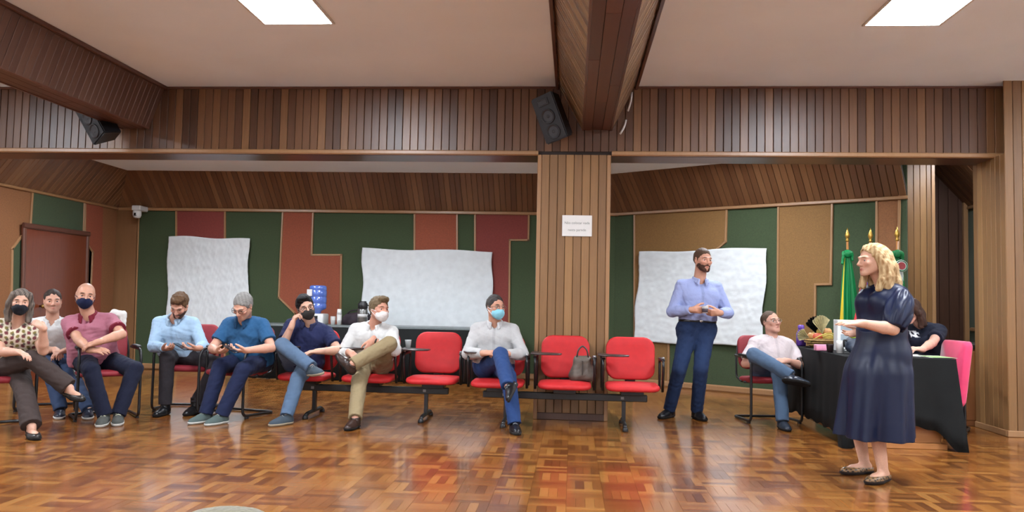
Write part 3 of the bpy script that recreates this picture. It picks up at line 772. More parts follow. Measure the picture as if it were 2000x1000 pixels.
        br = front*np.exp(-((x-.031)/.0175)**4)*np.exp(-((z-.0215-.004*np.sin(x*60))/.0052)**4); c = mixc(c, br*.8, browc)
        if beardc:
            bz = (y > -.02)*(np.abs(q[:, 0]) < .085)*smooth01(-z, .028, .05)*smooth01(z, -.14, -.11)*(1-lips)
            c = mixc(c, bz*sp.get('stub_w', .45), beardc)
        if sp.get('shaved'):
            hz = smooth01(.75*y*-1+.66*z, .0, .03)*(z > -.05); c = mixc(c, hz*.3, sp['shaved'])
        return c
    solid(me, skin, paint); body = link('body', shift(me, org), SKIN, root)
    for i in (1, -1):
        c_ = hp(i*.034, .0755, 0.0); g_ = unit(HR@A((0, 1, sp.get('gz', -.05)))); V, Fc = [], []
        nu, nv = 16, 12; side = unit(np.cross(g_, A((.1, .2, 1)))); upv = np.cross(side, g_)
        for j in range(nv+1):
            th = math.pi*(j/nv)**1.35
            for q in range(nu): V.append(c_+(g_*math.cos(th)+(side*math.cos(2*math.pi*q/nu)+upv*math.sin(2*math.pi*q/nu))*math.sin(th))*.0120*hs)
        Fc = [(j*nu+q, j*nu+(q+1) % nu, (j+1)*nu+(q+1) % nu, (j+1)*nu+q) for j in range(nv) for q in range(nu)]
        em = pyd(V, Fc, True); fix(em); v = get_v(em); ca = ((v-c_)@g_)/(.0120*hs)
        cc = np.tile(A(lin((196, 186, 178))), (len(v), 1)); cc = mixc(cc, (ca > .82).astype(float), (62, 44, 34)); cc = mixc(cc, (ca > .972).astype(float), (12, 10, 10)); set_col(em, cc)
        link('eye', shift(em, org), EYE, root)
        bm_ = tube_me([Vector(hp(i*.013, .0955, .0205)), Vector(hp(i*.03, .094, .0262)), Vector(hp(i*.043, .0865, .0255)), Vector(hp(i*.053, .075, .0205))], [.0028, .0042, .0036, .0018], 6, flat=.7)
        solid(bm_, browc); link('eyebrow', shift(bm_, org), HAIR, root)
    # ---------------------------------------------------------- top
    T = sp['top']; seed = sum(map(ord, label)) % 1000; e = T.get('loose', .014)
    F = Field(); torso(F, e)
    hem = pel+up*T.get('hem', .02)
    F.cut(hem, -up)
    for i in (1, -1):
        if T['sleeve'] == 'long':
            F.cone(sh[i], el[i], .058*s*wd**.4+e*.4, .050*s+e*.4, k=.03); m = el[i]+(wr[i]-el[i])*.35
            cuff = el[i]+(wr[i]-el[i])*T.get('cuff', .93)
            F.cone(el[i], m, .052*s+e*.4, .052*s+e*.3, k=.012); F.cone(m, cuff, .052*s+e*.3, .038*s+e*.2, k=.008, flat=True)
        elif T['sleeve'] == 'short':
            q = sh[i]+(el[i]-sh[i])*T.get('len', .66)
            F.cone(sh[i], q, .058*s*wd**.4+e*.4, .060*s*wd**.4+e*.6, k=.03, flat=True)
    F.cone(neck-up*.02, neck+up*.12+Cy*.03, .058*s if not fem else .06*s, .07*s, k=.008, sub=True)
    if T.get('vneck'):
        F.cone(neck-up*.01+Cy*.05, neck-up*T['vneck']+Cy*.10, .045*s, .012, k=.006, sub=True)
    if T.get('more'): T['more'](F, dict(sh=sh, el=el, pel=pel, neck=neck, Cx=Cx, Cy=Cy, up=up, s=s, hip=hip))
    F.noise(T.get('fold', .0055), T.get('ffreq', 46), seed); F.noise(T.get('fine', .002), 110, seed+1)
    me = F.mesh(h*1.08, 'top'); rgb = T['rgb']
    trim = T.get('trim')
    def tp(v, c):
        if T.get('pattern'): c = T['pattern'](v, c)
        if T.get('placket'):
            q = v-neck; x = q@Cx; y = q@Cy; z = q@up
            w = (np.abs(x) < .014)*(y > .03)*(z > -T['placket'])*.35; c = mixc(c, w.astype(float), T.get('placket_rgb', tuple(x_*.8 for x_ in rgb)))
        return c
    solid(me, rgb, tp)
    top = link(T['name'], shift(me, org), T.get('mat', CLOTH), root)
    if trim is not None:
        for i in (1, -1):
            ax_ = unit(el[i]-sh[i]); q = sh[i]+(el[i]-sh[i])*T.get('len', .66); r_ = .060*s*wd**.4+T.get('loose', .014)*.6+.0035
            F = Field(); F.cone(q-ax_*.022, q+ax_*.004, r_, r_, flat=True); F.cut(q-ax_*.022, -ax_); F.noise(.002, 60, seed)
            me = F.mesh(.0055, 'cuff'); solid(me, trim); link('sleeve_band', shift(me, org), CLOTH, top)
    if T.get('collar'):
        F = Field(); pts = []
        for a in np.linspace(-150, 150, 15):
            ar = math.radians(a); rr = .062*s+.012*abs(a)/150
            # a=0 at the back of the neck, open ends at the front
            p = nb+up*(.055*s-.036*s*(abs(a)/150)**1.5)+(-Cy*math.cos(ar)+Cx*math.sin(ar))*rr+Cy*(.012+.02*(abs(a)/150))
            pts.append(p)
        def flap(p, k):
            o_ = p-nb; o_ = unit(o_-up*(o_@up)); return p+o_*.016*s-up*(.026+.016*k)*s
        for a_, (p, q) in enumerate(zip(pts[:-1], pts[1:])):
            k1, k2 = abs(a_-7)/7, abs(a_+1-7)/7
            F.cone(p, q, .0095*s, .0095*s, k=.004); f1, f2 = flap(p, k1**3), flap(q, k2**3)
            for t_ in (0, .5, 1): F.cone(p+(q-p)*t_, f1+(f2-f1)*t_, .0085*s, .006*s, k=.008)
        for p, sg in ((pts[0], -1), (pts[-1], 1)):
            for t_ in (0, .5, 1): F.cone(p, flap(p, 1)+(-up*.016*s-Cx*sg*.004*s)*t_+Cx*sg*(1-t_)*.012*s, .0085*s, .0055*s, k=.008)
        me = F.mesh(.0045, 'collar'); solid(me, T['collar']); link('collar', shift(me, org), CLOTH, top)
    if T.get('buttons'):
        bl = [neck-up*(.07+.085*k)+Cy*.2 for k in range(T['buttons'])]
    # ---------------------------------------------------------- trousers
    Bt = sp.get('bottom')
    if Bt:
        e = Bt.get('loose', .008); F = Field()
        for i in (1, -1):
            F.cone(hip[i]+up*.035, pel+up*Bt.get('rise', .12)+Cx*i*.05*s*wd, .108*s*wd**.5+e, .104*s*wd**.5+e, k=.05)
            F.ell(hip[i]-Fp[:, 1]*.03, (.105*s*wd**.5+e,)*3, k=.04)
        if belly: F.ell(pel+up*.08+Cy*(.07+belly), (.11*s*wd+e, .06*s+belly+e, .09*s+e), np.stack([Cx, Cy, up], 1), k=.06)
        F.cut(pel+up*Bt.get('rise', .12), up)
        for i in (1, -1):
            F.cone(hip[i], kn[i], .090*s*wd**.3+e, .064*s+e, k=.025)
            end = kn[i]+(an[i]-kn[i])*Bt.get('len', 1.03)
            F.cone(kn[i], end, .064*s+e, Bt.get('ankle', .053)*s+e, k=.012, flat=True)
        F.noise(Bt.get('fold', .0055), 42, seed+5); F.noise(.0018, 120, seed+6)
        me = F.mesh(h*1.08, 'trousers')
        def bp_(v, c):
            if Bt.get('denim'):
                for i in (1, -1):
                    ax_ = kn[i]-hip[i]; t = np.clip(((v-hip[i])@ax_)/(ax_@ax_), 0, 1.1); r = np.linalg.norm(v-hip[i]-t[:, None]*ax_, axis=1)
                    w = np.exp(-((t-.65)/.35)**2)*np.exp(-(r/.12)**2); c = mixc(c, w*.45, Bt['denim'])
            return c
        solid(me, Bt['rgb'], bp_); link('trousers', shift(me, org), CLOTH, root)
        if Bt.get('belt'):
            F = Field(); z0 = pel+up*(Bt.get('rise', .12)-.012); e2 = e+.007
            for i in (1, -1): F.cone(hip[i]+up*.035, pel+up*(Bt.get('rise', .12)+.05)+Cx*i*.05*s*wd, .108*s*wd**.5+e2, .104*s*wd**.5+e2, k=.05)
            F.cut(z0+up*.016, up); F.cut(z0-up*.016, -up)
            me = F.mesh(.006, 'belt'); solid(me, Bt['belt']); bo = link('belt', shift(me, org), LEATHER, root)
            F = Field(); bc = z0+Cy*(.108*s*wd**.5+e2-.004); F.ell(bc, (.022, .008, .017), np.stack([Cx, Cy, up], 1)); me = F.mesh(.005, 'buckle')
            link('buckle', shift(me, org), plain('steel', (190, 190, 190), .25, 1.0), bo)
    # ---------------------------------------------------------- shoes
    S_ = sp['shoes']; sc = S_.get('rgb', (30, 28, 28)); sl = S_.get('sole', (25, 22, 20))
    for i in (1, -1):
        a, t, u_ = an[i], td[i], un[i]; w = unit(np.cross(t, u_)); base = a-u_*.088*s; R3 = np.stack([w, t, u_], 1); fl = S_.get('k', 'shoe')
        def upper(F, e):
            F.cone(base+u_*.04*s-t*.035*s, base+u_*.036*s+t*.07*s, .038*s+e, .043*s+e, k=.015)
            F.cone(base+u_*.036*s+t*.07*s, base+u_*.022*s+t*.165*s, .043*s+e, .028*s+e, k=.015)
            F.ell(base+u_*.024*s+t*.10*s, (.047*s+e, .085*s+e, .034*s+e), R3, k=.02)
            if fl == 'boot': F.cone(base+u_*.05*s-t*.01*s, base+u_*.165*s, .047*s+e, .05*s+e, k=.02, flat=True)
            elif fl != 'flat': F.cone(base+u_*.04*s-t*.012*s, base+u_*.098*s-t*.008*s, .044*s+e, .046*s+e, k=.02, flat=True)
        F = Field(); upper(F, 0); F.cut(base+u_*.014*s, -u_)
        if fl == 'flat':
            F.cut(base+u_*.052*s, u_); F.cone(base+u_*.075*s-t*.04*s, base+u_*.062*s+t*.075*s, .04*s, .034*s, k=.006, sub=True)
        me = F.mesh(.0062, 'shoe'); solid(me, sc, S_.get('pattern')); so = link('shoe', shift(me, org), S_.get('mat', LEATHER), root)
        F = Field(); upper(F, .006); F.cut(base+u_*.024*s, u_); F.cut(base, -u_)
        me = F.mesh(.0062, 'sole'); solid(me, sl); link('sole', shift(me, org), plain('rubber_sole', (200, 200, 200), .7) if False else CLOTH, so)
        if S_.get('lace'):
            ms = []
            for k in range(4):
                c_ = base+u_*(.096-.0115*k)*s+t*(.034+.021*k)*s; ms.append(tube_me([c_-w*.022*s-u_*.006, c_+u_*.004, c_+w*.022*s-u_*.006], .005, 5))
            me = join_me(ms); solid(me, S_['lace']); link('laces', shift(me, org), CLOTH, so)
    # ---------------------------------------------------------- hair
    Hh = sp.get('hair')
    if Hh:
        F = Field(); tk = Hh.get('t', .014); st = Hh['k']
        E2 = lambda c, r, k=.01, sub=False: F.ell(hp(*c), A(r)*hs, HR, k=k, sub=sub)
        E2((0, -.024, .028), (.0775+tk*.38, .0985+tk*.6, .088+tk*.95))
        for t_ in Hh.get('tufts', ()): E2(t_[:3], t_[3:], k=.02)
        n_ = HR@A((0, .80, -.60)); F.pcut(hp(0, 0, 0)+n_*(Hh.get('line', .021)*hs), n_, .0045, 120)
        if st == 'short':
            F.cut(hp(0, 0, Hh.get('nape', -.062)), HR@A((0, .25, -1)))
            F.noise(Hh.get('rough', .004), 130, seed+9, ridge=False); F.noise(.0015, 300, seed+8)
        else:
            F.cut(hp(0, -.02, -.06), HR@A((0, .5, -1)))
            F.cone(hp(0, -.075, .02), hp(0, -.092, -.1), .065*hs, .05*hs, k=.03)
            for pts, r in Hh['locks']:
                pts = [hp(*p) if len(p) == 3 else A(p[:3]) for p in pts]
                rs = np.linspace(r[0], r[1], len(pts))
                for a_, b_, ra, rb in zip(pts[:-1], pts[1:], rs[:-1], rs[1:]): F.cone(a_, b_, ra, rb, k=.02)
            F.noise(Hh.get('wave', .0035), Hh.get('wf', 75), seed+9); F.noise(.002, 190, seed+8)
        me = F.mesh(.0058, 'hair')
        def hc(v, c):
            if Hh.get('streak'):
                q = (v-Hc)@HR; w = np.clip(.5+.3*np.sin(q[:, 0]*170+q[:, 1]*120+2*np.sin(q[:, 2]*16))+.25*np.sin(q[:, 0]*420-q[:, 1]*330+3*np.sin(q[:, 2]*20)), 0, 1); c = mixc(c, w*Hh.get('sw', .6), Hh['streak'])
            return c
        solid(me, Hh['rgb'], hc); link('hair', shift(me, org), HAIR, root)
    if sp.get('beard'):
        F = Field(); F.ell(hp(0, .024, -.04), A((.064, .072, .075))*hs, HR)
        for i in (1, -1): F.cone(hp(i*.052, -.005, -.05), hp(i*.018, .068, -.098), .025*hs, .024*hs, k=.02)
        F.pcut(hp(0, .03, -.032), HR@A((0, .42, 1)), .003, 140); F.cut(hp(0, -.008, 0), HR@A((0, -1, -.15)))
        F.ell(hp(0, .098, -.068), A((.021, .02, .007))*hs, HR, k=.004, sub=True)
        F.cone(hp(-.027, .083, -.06), hp(0, .0985, -.052), .006*hs, .0075*hs, k=.006); F.cone(hp(.027, .083, -.06), hp(0, .0985, -.052), .006*hs, .0075*hs, k=.006)
        F.noise(.003, 160, seed+3, ridge=False)
        me = F.mesh(.005, 'beard'); solid(me, sp['beard']); link('beard', shift(me, org), HAIR, root)
    # ---------------------------------------------------------- face mask
    if sp.get('mask'):
        F = Field(); M_ = lambda c, r, k=.01: F.ell(hp(*c), A(r)*hs, HR, k=k)
        M_((0, .048, -.058), (.066, .070, .056)); M_((0, .098, -.036), (.026, .026, .028), .03); M_((0, .07, -.09), (.036, .03, .03), .02)
        F.cut(hp(0, 0, -.008), HR@A((0, .12, 1))); F.cut(hp(0, .022, 0), HR@A((0, -1, .25))); F.noise(.0025, 90, seed+2)
        me = F.mesh(.005, 'face_mask'); solid(me, sp['mask']); mk = link('face_mask', shift(me, org), CLOTH, root)
        ms = []
        for i in (1, -1):
            for z in (-.022, -.078): ms.append(tube_me([Vector(hp(i*.062, .045, z)), Vector(hp(i*.076, .015, z*.6)), Vector(hp(i*.084, -.022, z*.25))], .0028, 5))
        me = join_me(ms); solid(me, sp.get('strap', sp['mask'])); link('ear_loop', shift(me, org), CLOTH, mk)
    if sp.get('glasses'):
        gm = plain('glasses_'+'_'.join(map(str, sp['glasses'])), sp['glasses'], .3)
        ms = []
        for i in (1, -1):
            ms.append(tube_me([Vector(hp(i*.034+.023*math.cos(a)*(1.1), .103-.012*abs(math.cos(a)) if False else .1, .0+.0165*math.sin(a))) for a in np.linspace(0, 2*math.pi, 15)[:-1]], .0024, 5, closed=True))
            ms.append(tube_me([Vector(hp(i*.059, .098, .004)), Vector(hp(i*.078, .07, .006)), Vector(hp(i*.083, -.015, .006))], .0022, 5))
        ms.append(tube_me([Vector(hp(-.01, .102, .004)), Vector(hp(.01, .102, .004))], .0022, 5))
        go = link('glasses', shift(join_me(ms), org), gm, root)
    if sp.get('watch'):
        i = sp['watch']; ax_ = unit(wr[i]-el[i]); c_ = wr[i]-ax_*.02; F = Field()
        F.cone(c_-ax_*.011, c_+ax_*.011, .0325*s, .0315*s, flat=True); F.cut(c_-ax_*.011, -ax_)
        me = F.mesh(.005, 'wristwatch'); solid(me, sp.get('watch_rgb', (70, 70, 72))); link('wristwatch', shift(me, org), LEATHER, root)
    if sp.get('extra'): sp['extra'](dict(root=root, org=org, hp=hp, HR=HR, hs=hs, sh=sh, el=el, wr=wr, hip=hip, kn=kn, an=an, up=up, Cx=Cx, Cy=Cy, neck=neck, pel=pel, s=s, top=top, seed=seed))
    return root

# ================================================================ chairs
RED_SEAT = plain('red_upholstery', (200, 32, 36), 0.62, var=0.08, nscale=18, bump=0.25, bscale=500, spec=0.4)
WINE_SEAT = plain('wine_upholstery', (150, 34, 46), 0.65, var=0.1, nscale=18, bump=0.25, bscale=500)
BLACKM = plain('black_metal', (26, 26, 28), 0.4)
BLACKP = plain('black_plastic', (30, 30, 32), 0.5)
STEELH = plain('hinge_steel', (150, 150, 152), 0.4, .8)
CHROME = plain('chrome', (200, 200, 205), 0.18, 1.0)
TABM = plain('tablet_laminate', (58, 44, 42), 0.35)
PAD = [(0.90, -.030), (0.97, -.024), (1.0, -.010), (1.0, .004), (0.975, .016), (0.92, .024), (0.6, .032), (0.2, .034)]
def bench(cx, cy, label, zoff=0):
    r = empty('tandem_bench', label, 'chair', (cx, cy, 0))
    pitch = .65
    box('support_beam', -.80, .80, -.03, .03, .25, .315, BLACKM, r, .006)
    for sx in (-.575, .575):
        lg = link('leg', join_me([box_me(sx-.018, sx+.018, -.025, .025, .05, .25), tube_me([(sx, -.27, .03), (sx, -.2, .05), (sx, .2, .05), (sx, .26, .03)], .02, 8)]), BLACKM, r)
        for y in (-.27, .26): link('foot', lathe_me([(.026, 0), (.03, .006), (.024, .03), (.012, .045)], 12, (sx, y, 0)), BLACKP, lg)
        box('label_plate', sx-.03, sx+.0, -.036, -.03, .27, .295, plain('plate_grey', (150, 150, 150), .5), lg)
    for k in (-1, 0, 1):
        x = k*pitch
        seat = link('seat', pad_me(rrect(.51, .45, .10), PAD, lambda u, v, h: (x+u, v-.03, .405+h+(.03*(-v/.225)**2*-.6 if v < 0 else .0)-.02*v)), RED_SEAT, r)
        link('seat_shell', pad_me(rrect(.50, .44, .10), [(.5, -.05), (.9, -.045), (1, -.028), (1, -.018)], lambda u, v, h: (x+u, v-.03, .405+h-.02*v)), BLACKP, seat)
        box('seat_bracket', x-.11, x+.11, -.09, .10, .315, .362, BLACKM, r, .004)
        def bk_(u, v, h): return (x+u, .205+.16*(v+.19)-h*1.0+.35*u*u*-1+.02*math.sin((v+.19)*8), .652+v)
        back = link('backrest', pad_me(rrect(.485, .42, .11), PAD, bk_), RED_SEAT, r)
        link('back_shell', pad_me(rrect(.475, .41, .11), [(.5, -.052), (.92, -.046), (1, -.03), (1, -.02)], bk_), BLACKP, back)
        box('back_bracket', x-.05, x+.05, .215, .27, .33, .50, BLACKM, r, .01)
        for sx in (-.285, .285):
            am = link('armrest', tube_me([(x+sx, .16, .36), (x+sx, .18, .62), (x+sx, .15, .655), (x+sx, -.14, .655), (x+sx, -.17, .62), (x+sx, -.10, .36)], .013, 8, rad=.05), BLACKM, r)
            link('arm_pad', pad_me(rrect(.045, .26, .02), [(.9, 0), (1, .008), (1, .016), (.85, .024)], lambda u, v, h: (x+sx+u, v, .652+h)), BLACKP, am)
            link('hinge', lathe_me([(.013, 0), (.015, .003), (.015, .016), (.009, .02)], 12, (x+sx, -.13, .674)), STEELH, am)
        tb = link('writing_tablet', pad_me([(-.0, .12), (-.045, .13), (-.05, -.12), (.0, -.19), (.14, -.20), (.245, -.16), (.255, -.06), (.18, .0), (.06, .03)], [(.97, 0), (1, .004), (1, .011), (.97, .015)], lambda u, v, h: (x-.285+u, v-.02, .690+h)), TABM, r)
    return r
def cantilever(x, y, face, label, mat=None):
    """face: 0 looks at -Y, positive turns towards +X"""
    r = empty('armchair', label, 'chair', (x, y, 0), math.radians(face))
    fr = [(.26, .24, .665), (.26, -.20, .665), (.265, -.245, .60), (.265, -.25, .03), (.265, .26, .016), (-.265, .26, .016), (-.265, -.25, .03), (-.265, -.245, .60), (-.26, -.20, .665), (-.26, .24, .665)]
    link('frame', tube_me(fr, .0135, 8, rad=.07), BLACKM, r)
    link('seat_rail', tube_me([(-.26, -.02, .405), (.26, -.02, .405)], .012, 8), BLACKM, r)
    for sx in (-.235, .235): link('back_upright', tube_me([(sx, .10, .40), (sx*1.04, .25, .43), (sx*1.02, .27, .665), (sx*.9, .29, .80)], .011, 8, rad=.06), BLACKM, r)
    link('seat', pad_me(rrect(.49, .46, .09), PAD, lambda u, v, h: (u, v, .432+h-.03*v)), mat or WINE_SEAT, r)
    link('backrest', pad_me(rrect(.45, .36, .09), PAD, lambda u, v, h: (u, .235+.2*(v+.18)-h*.9-.3*u*u, .70+v)), mat or WINE_SEAT, r)
    for sx in (-.26, .26): link('arm_pad', pad_me(rrect(.05, .26, .022), [(.9, 0), (1, .008), (1, .018), (.85, .026)], lambda u, v, h: (sx+u, v-.02, .672+h)), BLACKP, r)
    for sx in (-.265, .265): link('glide', box_me(sx-.015, sx+.015, -.2, -.16, 0, .02, .004), BLACKP, r)
    return r
bench(-2.03, 7.98, 'row of three joined red seats on a black beam, its right-hand seat empty')
bench(-.065, 7.84, 'row of three joined red seats in front of the wooden column, two seats empty')
cantilever(-5.02, 6.62, 48, 'black tube armchair with dark red seat under the woman in dark trousers')
cantilever(-5.35, 7.85, 25, 'black tube armchair behind the man in the pink polo')
cantilever(-4.50, 7.42, 40, 'black tube armchair under the man in the pink polo')
cantilever(-4.02, 8.12, 8, 'black tube armchair under the bearded man in the light blue shirt')
cantilever(-3.37, 7.85, -14, 'black tube armchair under the grey-haired man in the blue polo')
cantilever(2.05, 8.57, 8, 'black tube armchair beside the table with the black cloth', None)
cantilever(3.66, 8.34, -30, 'red chair behind the table under the dark-haired woman', None)

# ================================================================ things on walls and ceiling
SPK = plain('speaker_black', (16, 18, 24), 0.55, bump=0.2, bscale=300)
CONE = plain('speaker_cone', (40, 40, 44), 0.5)
def speaker(loc, rot, label):
    r = empty('wall_speaker', label, 'loudspeaker', loc); r.rotation_euler = rot
    V = [(-.13, -.12, -.24), (.13, -.12, -.24), (.13, -.12, .24), (-.13, -.12, .24), (-.08, .12, -.22), (.08, .12, -.22), (.08, .12, .22), (-.08, .12, .22)]
    bm = bmesh.new(); vs = [bm.verts.new(v) for v in V]
    for f in ((0, 1, 2, 3), (7, 6, 5, 4), (0, 4, 5, 1), (3, 2, 6, 7), (1, 5, 6, 2), (0, 3, 7, 4)): bm.faces.new([vs[k] for k in f])
    bmesh.ops.recalc_face_normals(bm, faces=bm.faces); bmesh.ops.bevel(bm, geom=list(bm.edges), offset=.012, segments=2, affect='EDGES')
    me = bpy.data.meshes.new('cabinet'); bm.to_mesh(me); bm.free(); link('cabinet', me, SPK, r)
    for z, rr in ((-.14, .075), (.02, .075)):
        o = link('woofer', lathe_me([(rr, 0), (rr, .008), (rr*.92, .012), (rr*.85, .006), (rr*.4, -.012), (rr*.35, -.004), (.01, .004)], 24), CONE, r)
        o.location = (0, -.121, z); o.rotation_euler = (math.pi/2, 0, 0)
    link('horn', join_me([box_me(-.06, .06, -.128, -.12, .13, .2, .003), box_me(-.045, .045, -.132, -.128, .142, .188, .002)]), CONE, r)
    link('wall_bracket', tube_me([(0, .1, 0), (0, .2, .05)], .02, 8), BLACKM, r)
    return r
speaker((-.215, 7.93, 3.06), (math.radians(16), math.radians(-15), math.radians(-30)), 'black two-cone loudspeaker tilted down on the lintel left of the central beam')
speaker((-5.02, 7.93, 3.03), (math.radians(16), math.radians(-28), math.radians(-32)), 'black loudspeaker half hidden under the slanted left beam')
WHITEP = plain('white_plastic', (225, 225, 222), 0.4, var=.03)
r = empty('security_camera', 'small white dome security camera at the corner of the wooden panel', 'camera', (-6.886, 12.000, 2.488))
link('mount', join_me([box_me(-.07, .07, -.05, .2, .02, .10, .012)]), WHITEP, r)
link('dome', lathe_me([(.02, -.10), (.05, -.09), (.066, -.05), (.066, .0), (.055, .02)], 18), WHITEP, r)
link('lens', lathe_me([(.024, -.066), (.026, -.06), (.026, -.02)], 12, (0, -.045, 0)), plain('lens_black', (12, 12, 14), .1), r)
# notice on the column
PAPER = plain('paper_white', (232, 232, 228), 0.8, var=.02)
nx, nz = (0.033, 8.190, 1.989)[0], (0.033, 8.190, 1.989)[2]
r = empty('paper_notice', 'white paper notice with two lines of print taped to the column', 'notice', (nx, 8.186, nz))
box('sheet', -.153, .153, -.0015, .0015, -.108, .108, PAPER, r)
INK = plain('ink_grey', (120, 126, 122), .8)
for txt, z, sz in (('Não colocar nada', .018, .036), ('nesta parede', -.055, .036)):
    cu = bpy.data.curves.new('print_line', 'FONT'); cu.body = txt; cu.size = sz; cu.align_x = 'CENTER'; cu.extrude = .0003
    tmp = bpy.data.objects.new('tmp', cu); COL.objects.link(tmp); dgp = bpy.context.evaluated_depsgraph_get(); tm = bpy.data.meshes.new_from_object(tmp.evaluated_get(dgp)); bpy.data.objects.remove(tmp)
    tm.materials.clear(); o = link('print_line', tm, INK, r); o.location = (0, -.0022, z); o.rotation_euler = (math.pi/2, 0, 0)
# thin white strips at the right foot of the central beam
for (a, b, lab) in (((1233, 182), (1226, 216), 'upper thin white cable strip on the lintel beside the central beam'), ((1222, 236), (1212, 261), 'lower thin white cable strip on the lintel beside the central beam')):
    p, q = ((0.577, 8.170, 3.383), (0.537, 8.170, 3.184)) if a[0] == 1233 else ((0.522, 8.170, 3.093), (0.461, 8.170, 2.943))
    pm = Vector(p).lerp(Vector(q), .5); mid = pm+Vector((.012, 0, 0))
    me = tube_me([Vector(p)-pm, (mid-pm), Vector(q)-pm], .011, 8, rad=.05); o = link('cable_strip', me, WHITEP, loc=pm); tag(o, lab, 'strip')
# light switch plate on the left flank of the column
o = link('switch_plate', box_me(-.006, .0, -.04, .04, -.16, .16, .003), WHITEP, loc=(CX0-.001, 8.35, (-0.439, 8.350, 1.581)[2])); tag(o, 'narrow white plate on the left flank of the wooden column', 'plate')

# ---------------- white fabric sheets pinned to the walls
NONW = plain('nonwoven_white', (222, 228, 229), 0.8, var=.05, nscale=9, bump=0.4, bscale=60, sheen=.1)
def sheet(corners, nrm, label, seed, amp=.012, name='fabric_sheet'):
    c = [Vector(p) for p in corners]; n = Vector(nrm).normalized(); nu, nv = 90, 60; rg = np.random.default_rng(seed)
    V = []
    ph = rg.uniform(0, 6, 12)
    for j in range(nv+1):
        for i in range(nu+1):
            u, v = i/nu, j/nv
            p = (c[0]*(1-u)+c[1]*u)*(1-v)+(c[3]*(1-u)+c[2]*u)*v
            e = min(u, 1-u); f = min(v, 1-v)
            p = p+(c[1]-c[0]).normalized()*(.014*math.sin(v*11+ph[0])*(1-min(1, e*6)))+Vector((0, 0, 1))*(.012*math.sin(u*9+ph[1])*(1-min(1, f*6)))
            V.append(p)
    Pv = A([tuple(v) for v in V]); w = wrinkle(Pv, 14, seed)*.9+wrinkle(Pv, 34, seed+1)*.6+wrinkle(Pv, 80, seed+2)*.35
    w2 = np.clip(w, -1.2, 1.2); Nn = A(tuple(n))
    front = Pv+Nn*(.02+amp*w2[:, None]); back = Pv+Nn*(.016+amp*w2[:, None]); N_ = len(Pv)
    idx = np.arange(N_).reshape(nv+1, nu+1)
    q = np.stack([idx[:-1, :-1], idx[:-1, 1:], idx[1:, 1:], idx[1:, :-1]], -1).reshape(-1, 4)
    rim = np.concatenate([idx[0, :], idx[1:, -1], idx[-1, -2::-1], idx[-2:0:-1, 0]]); r2 = np.roll(rim, -1)
    quads = np.concatenate([q, q[:, ::-1]+N_, np.stack([r2, rim, rim+N_, r2+N_], 1)])
    org = A(tuple((c[0]+c[2])/2)); me = fast_mesh(np.concatenate([front, back])-org, quads, 'sheet'); fix(me); me.polygons.foreach_set('use_smooth', [True]*len(me.polygons))
    o = link(name, me, NONW, loc=tuple(org)); return tag(o, label, 'sheet')
sheet([(-6.415, 12.200, 0.579), (-5.100, 12.200, 0.561), (-5.128, 12.200, 2.098), (-6.462, 12.200, 2.128)], (0, -1, 0), 'white crumpled fabric sheet hung behind the man in the light blue shirt', 1)
sheet([(-3.258, 12.200, 0.731), (-1.230, 12.200, 0.746), (-1.248, 12.200, 1.961), (-3.297, 12.200, 1.978)], (0, -1, 0), 'wide white crumpled fabric sheet hung above the black counter', 2)
sheet([Vector(p)+dn*.045 for p in ((0.939, 12.050, 0.640), (2.561, 10.985, 0.647), (2.635, 10.936, 1.988), (1.026, 11.993, 1.967))], dnt, 'white crumpled fabric sheet hung behind the standing man', 3)

# ================================================================ counter with black cloth, water cooler, cups, flask
BLACKC = plain('black_cloth', (20, 22, 22), 0.8, var=.2, nscale=8, bump=.3, bscale=300, spec=.2)
r = empty('counter', 'long counter draped in black cloth below the white sheets', 'table', (-2.75, 11.7, 0))
box('top', -1.95, 1.95, -.32, .32, .765, .795, plain('counter_top_grey', (120, 128, 128), .4), r, .004)
def curtain(L, z1, z0, amp, seed, n=160):
    rg = np.random.default_rng(seed); a, b = rg.uniform(0, 6, 2); V = []
    for z in (z1, z1*.6+z0*.4, z0):
        k = (z1-z)/(z1-z0)
        for i in range(n+1):
            u = i/n; V.append((-L/2+L*u, amp*k*(math.sin(u*L*18+a)+.6*math.sin(u*L*41+b)), z))
    Fc = [(j*(n+1)+i, j*(n+1)+i+1, (j+1)*(n+1)+i+1, (j+1)*(n+1)+i) for j in range(2) for i in range(n)]
    return V, Fc
V, Fc = curtain(3.9, .765, .01, .018, 4); me = pyd([(x, y-.345, z) for x, y, z in V], Fc, True); so = link('cloth_front', me, BLACKC, r); so.modifiers.new('t', 'SOLIDIFY').thickness = .004
for sx in (-1.9, 1.9):
    for sy in (-.27, .27): box('leg', sx-.025, sx+.025, sy-.025, sy+.025, 0, .765, BLACKM, r)
BLUEW = plain('water_bottle_blue', (88, 120, 205), 0.15, var=.05, spec=.6, coat=.5)
c0 = (-3.815, 11.700, 0.804); cz = .795
r = empty('water_cooler', 'white water cooler with a blue bottle on the black counter', 'water cooler', (c0[0], 11.68, cz))
link('body', box_me(-.135, .135, -.14, .14, 0, .16, .02, 2), WHITEP, r)
box('tap_recess', -.05, .05, -.146, -.139, .03, .13, BLACKP, r)
for x in (-.03, .03): link('tap', tube_me([(x, -.14, .12), (x, -.175, .12), (x, -.175, .095)], .009, 8), BLACKP, r)
link('bottle', lathe_me([(.05, .16), (.06, .20), (.125, .235), (.13, .25), (.13, .30), (.12, .31), (.13, .32), (.13, .40), (.12, .41), (.13, .42), (.13, .50), (.12, .51), (.13, .52), (.125, .565), (.11, .58)], 28), BLUEW, r)
link('bottle_label', box_me(-.125, -.05, -.142, -.09, .42, .52, .004), WHITEP, r)
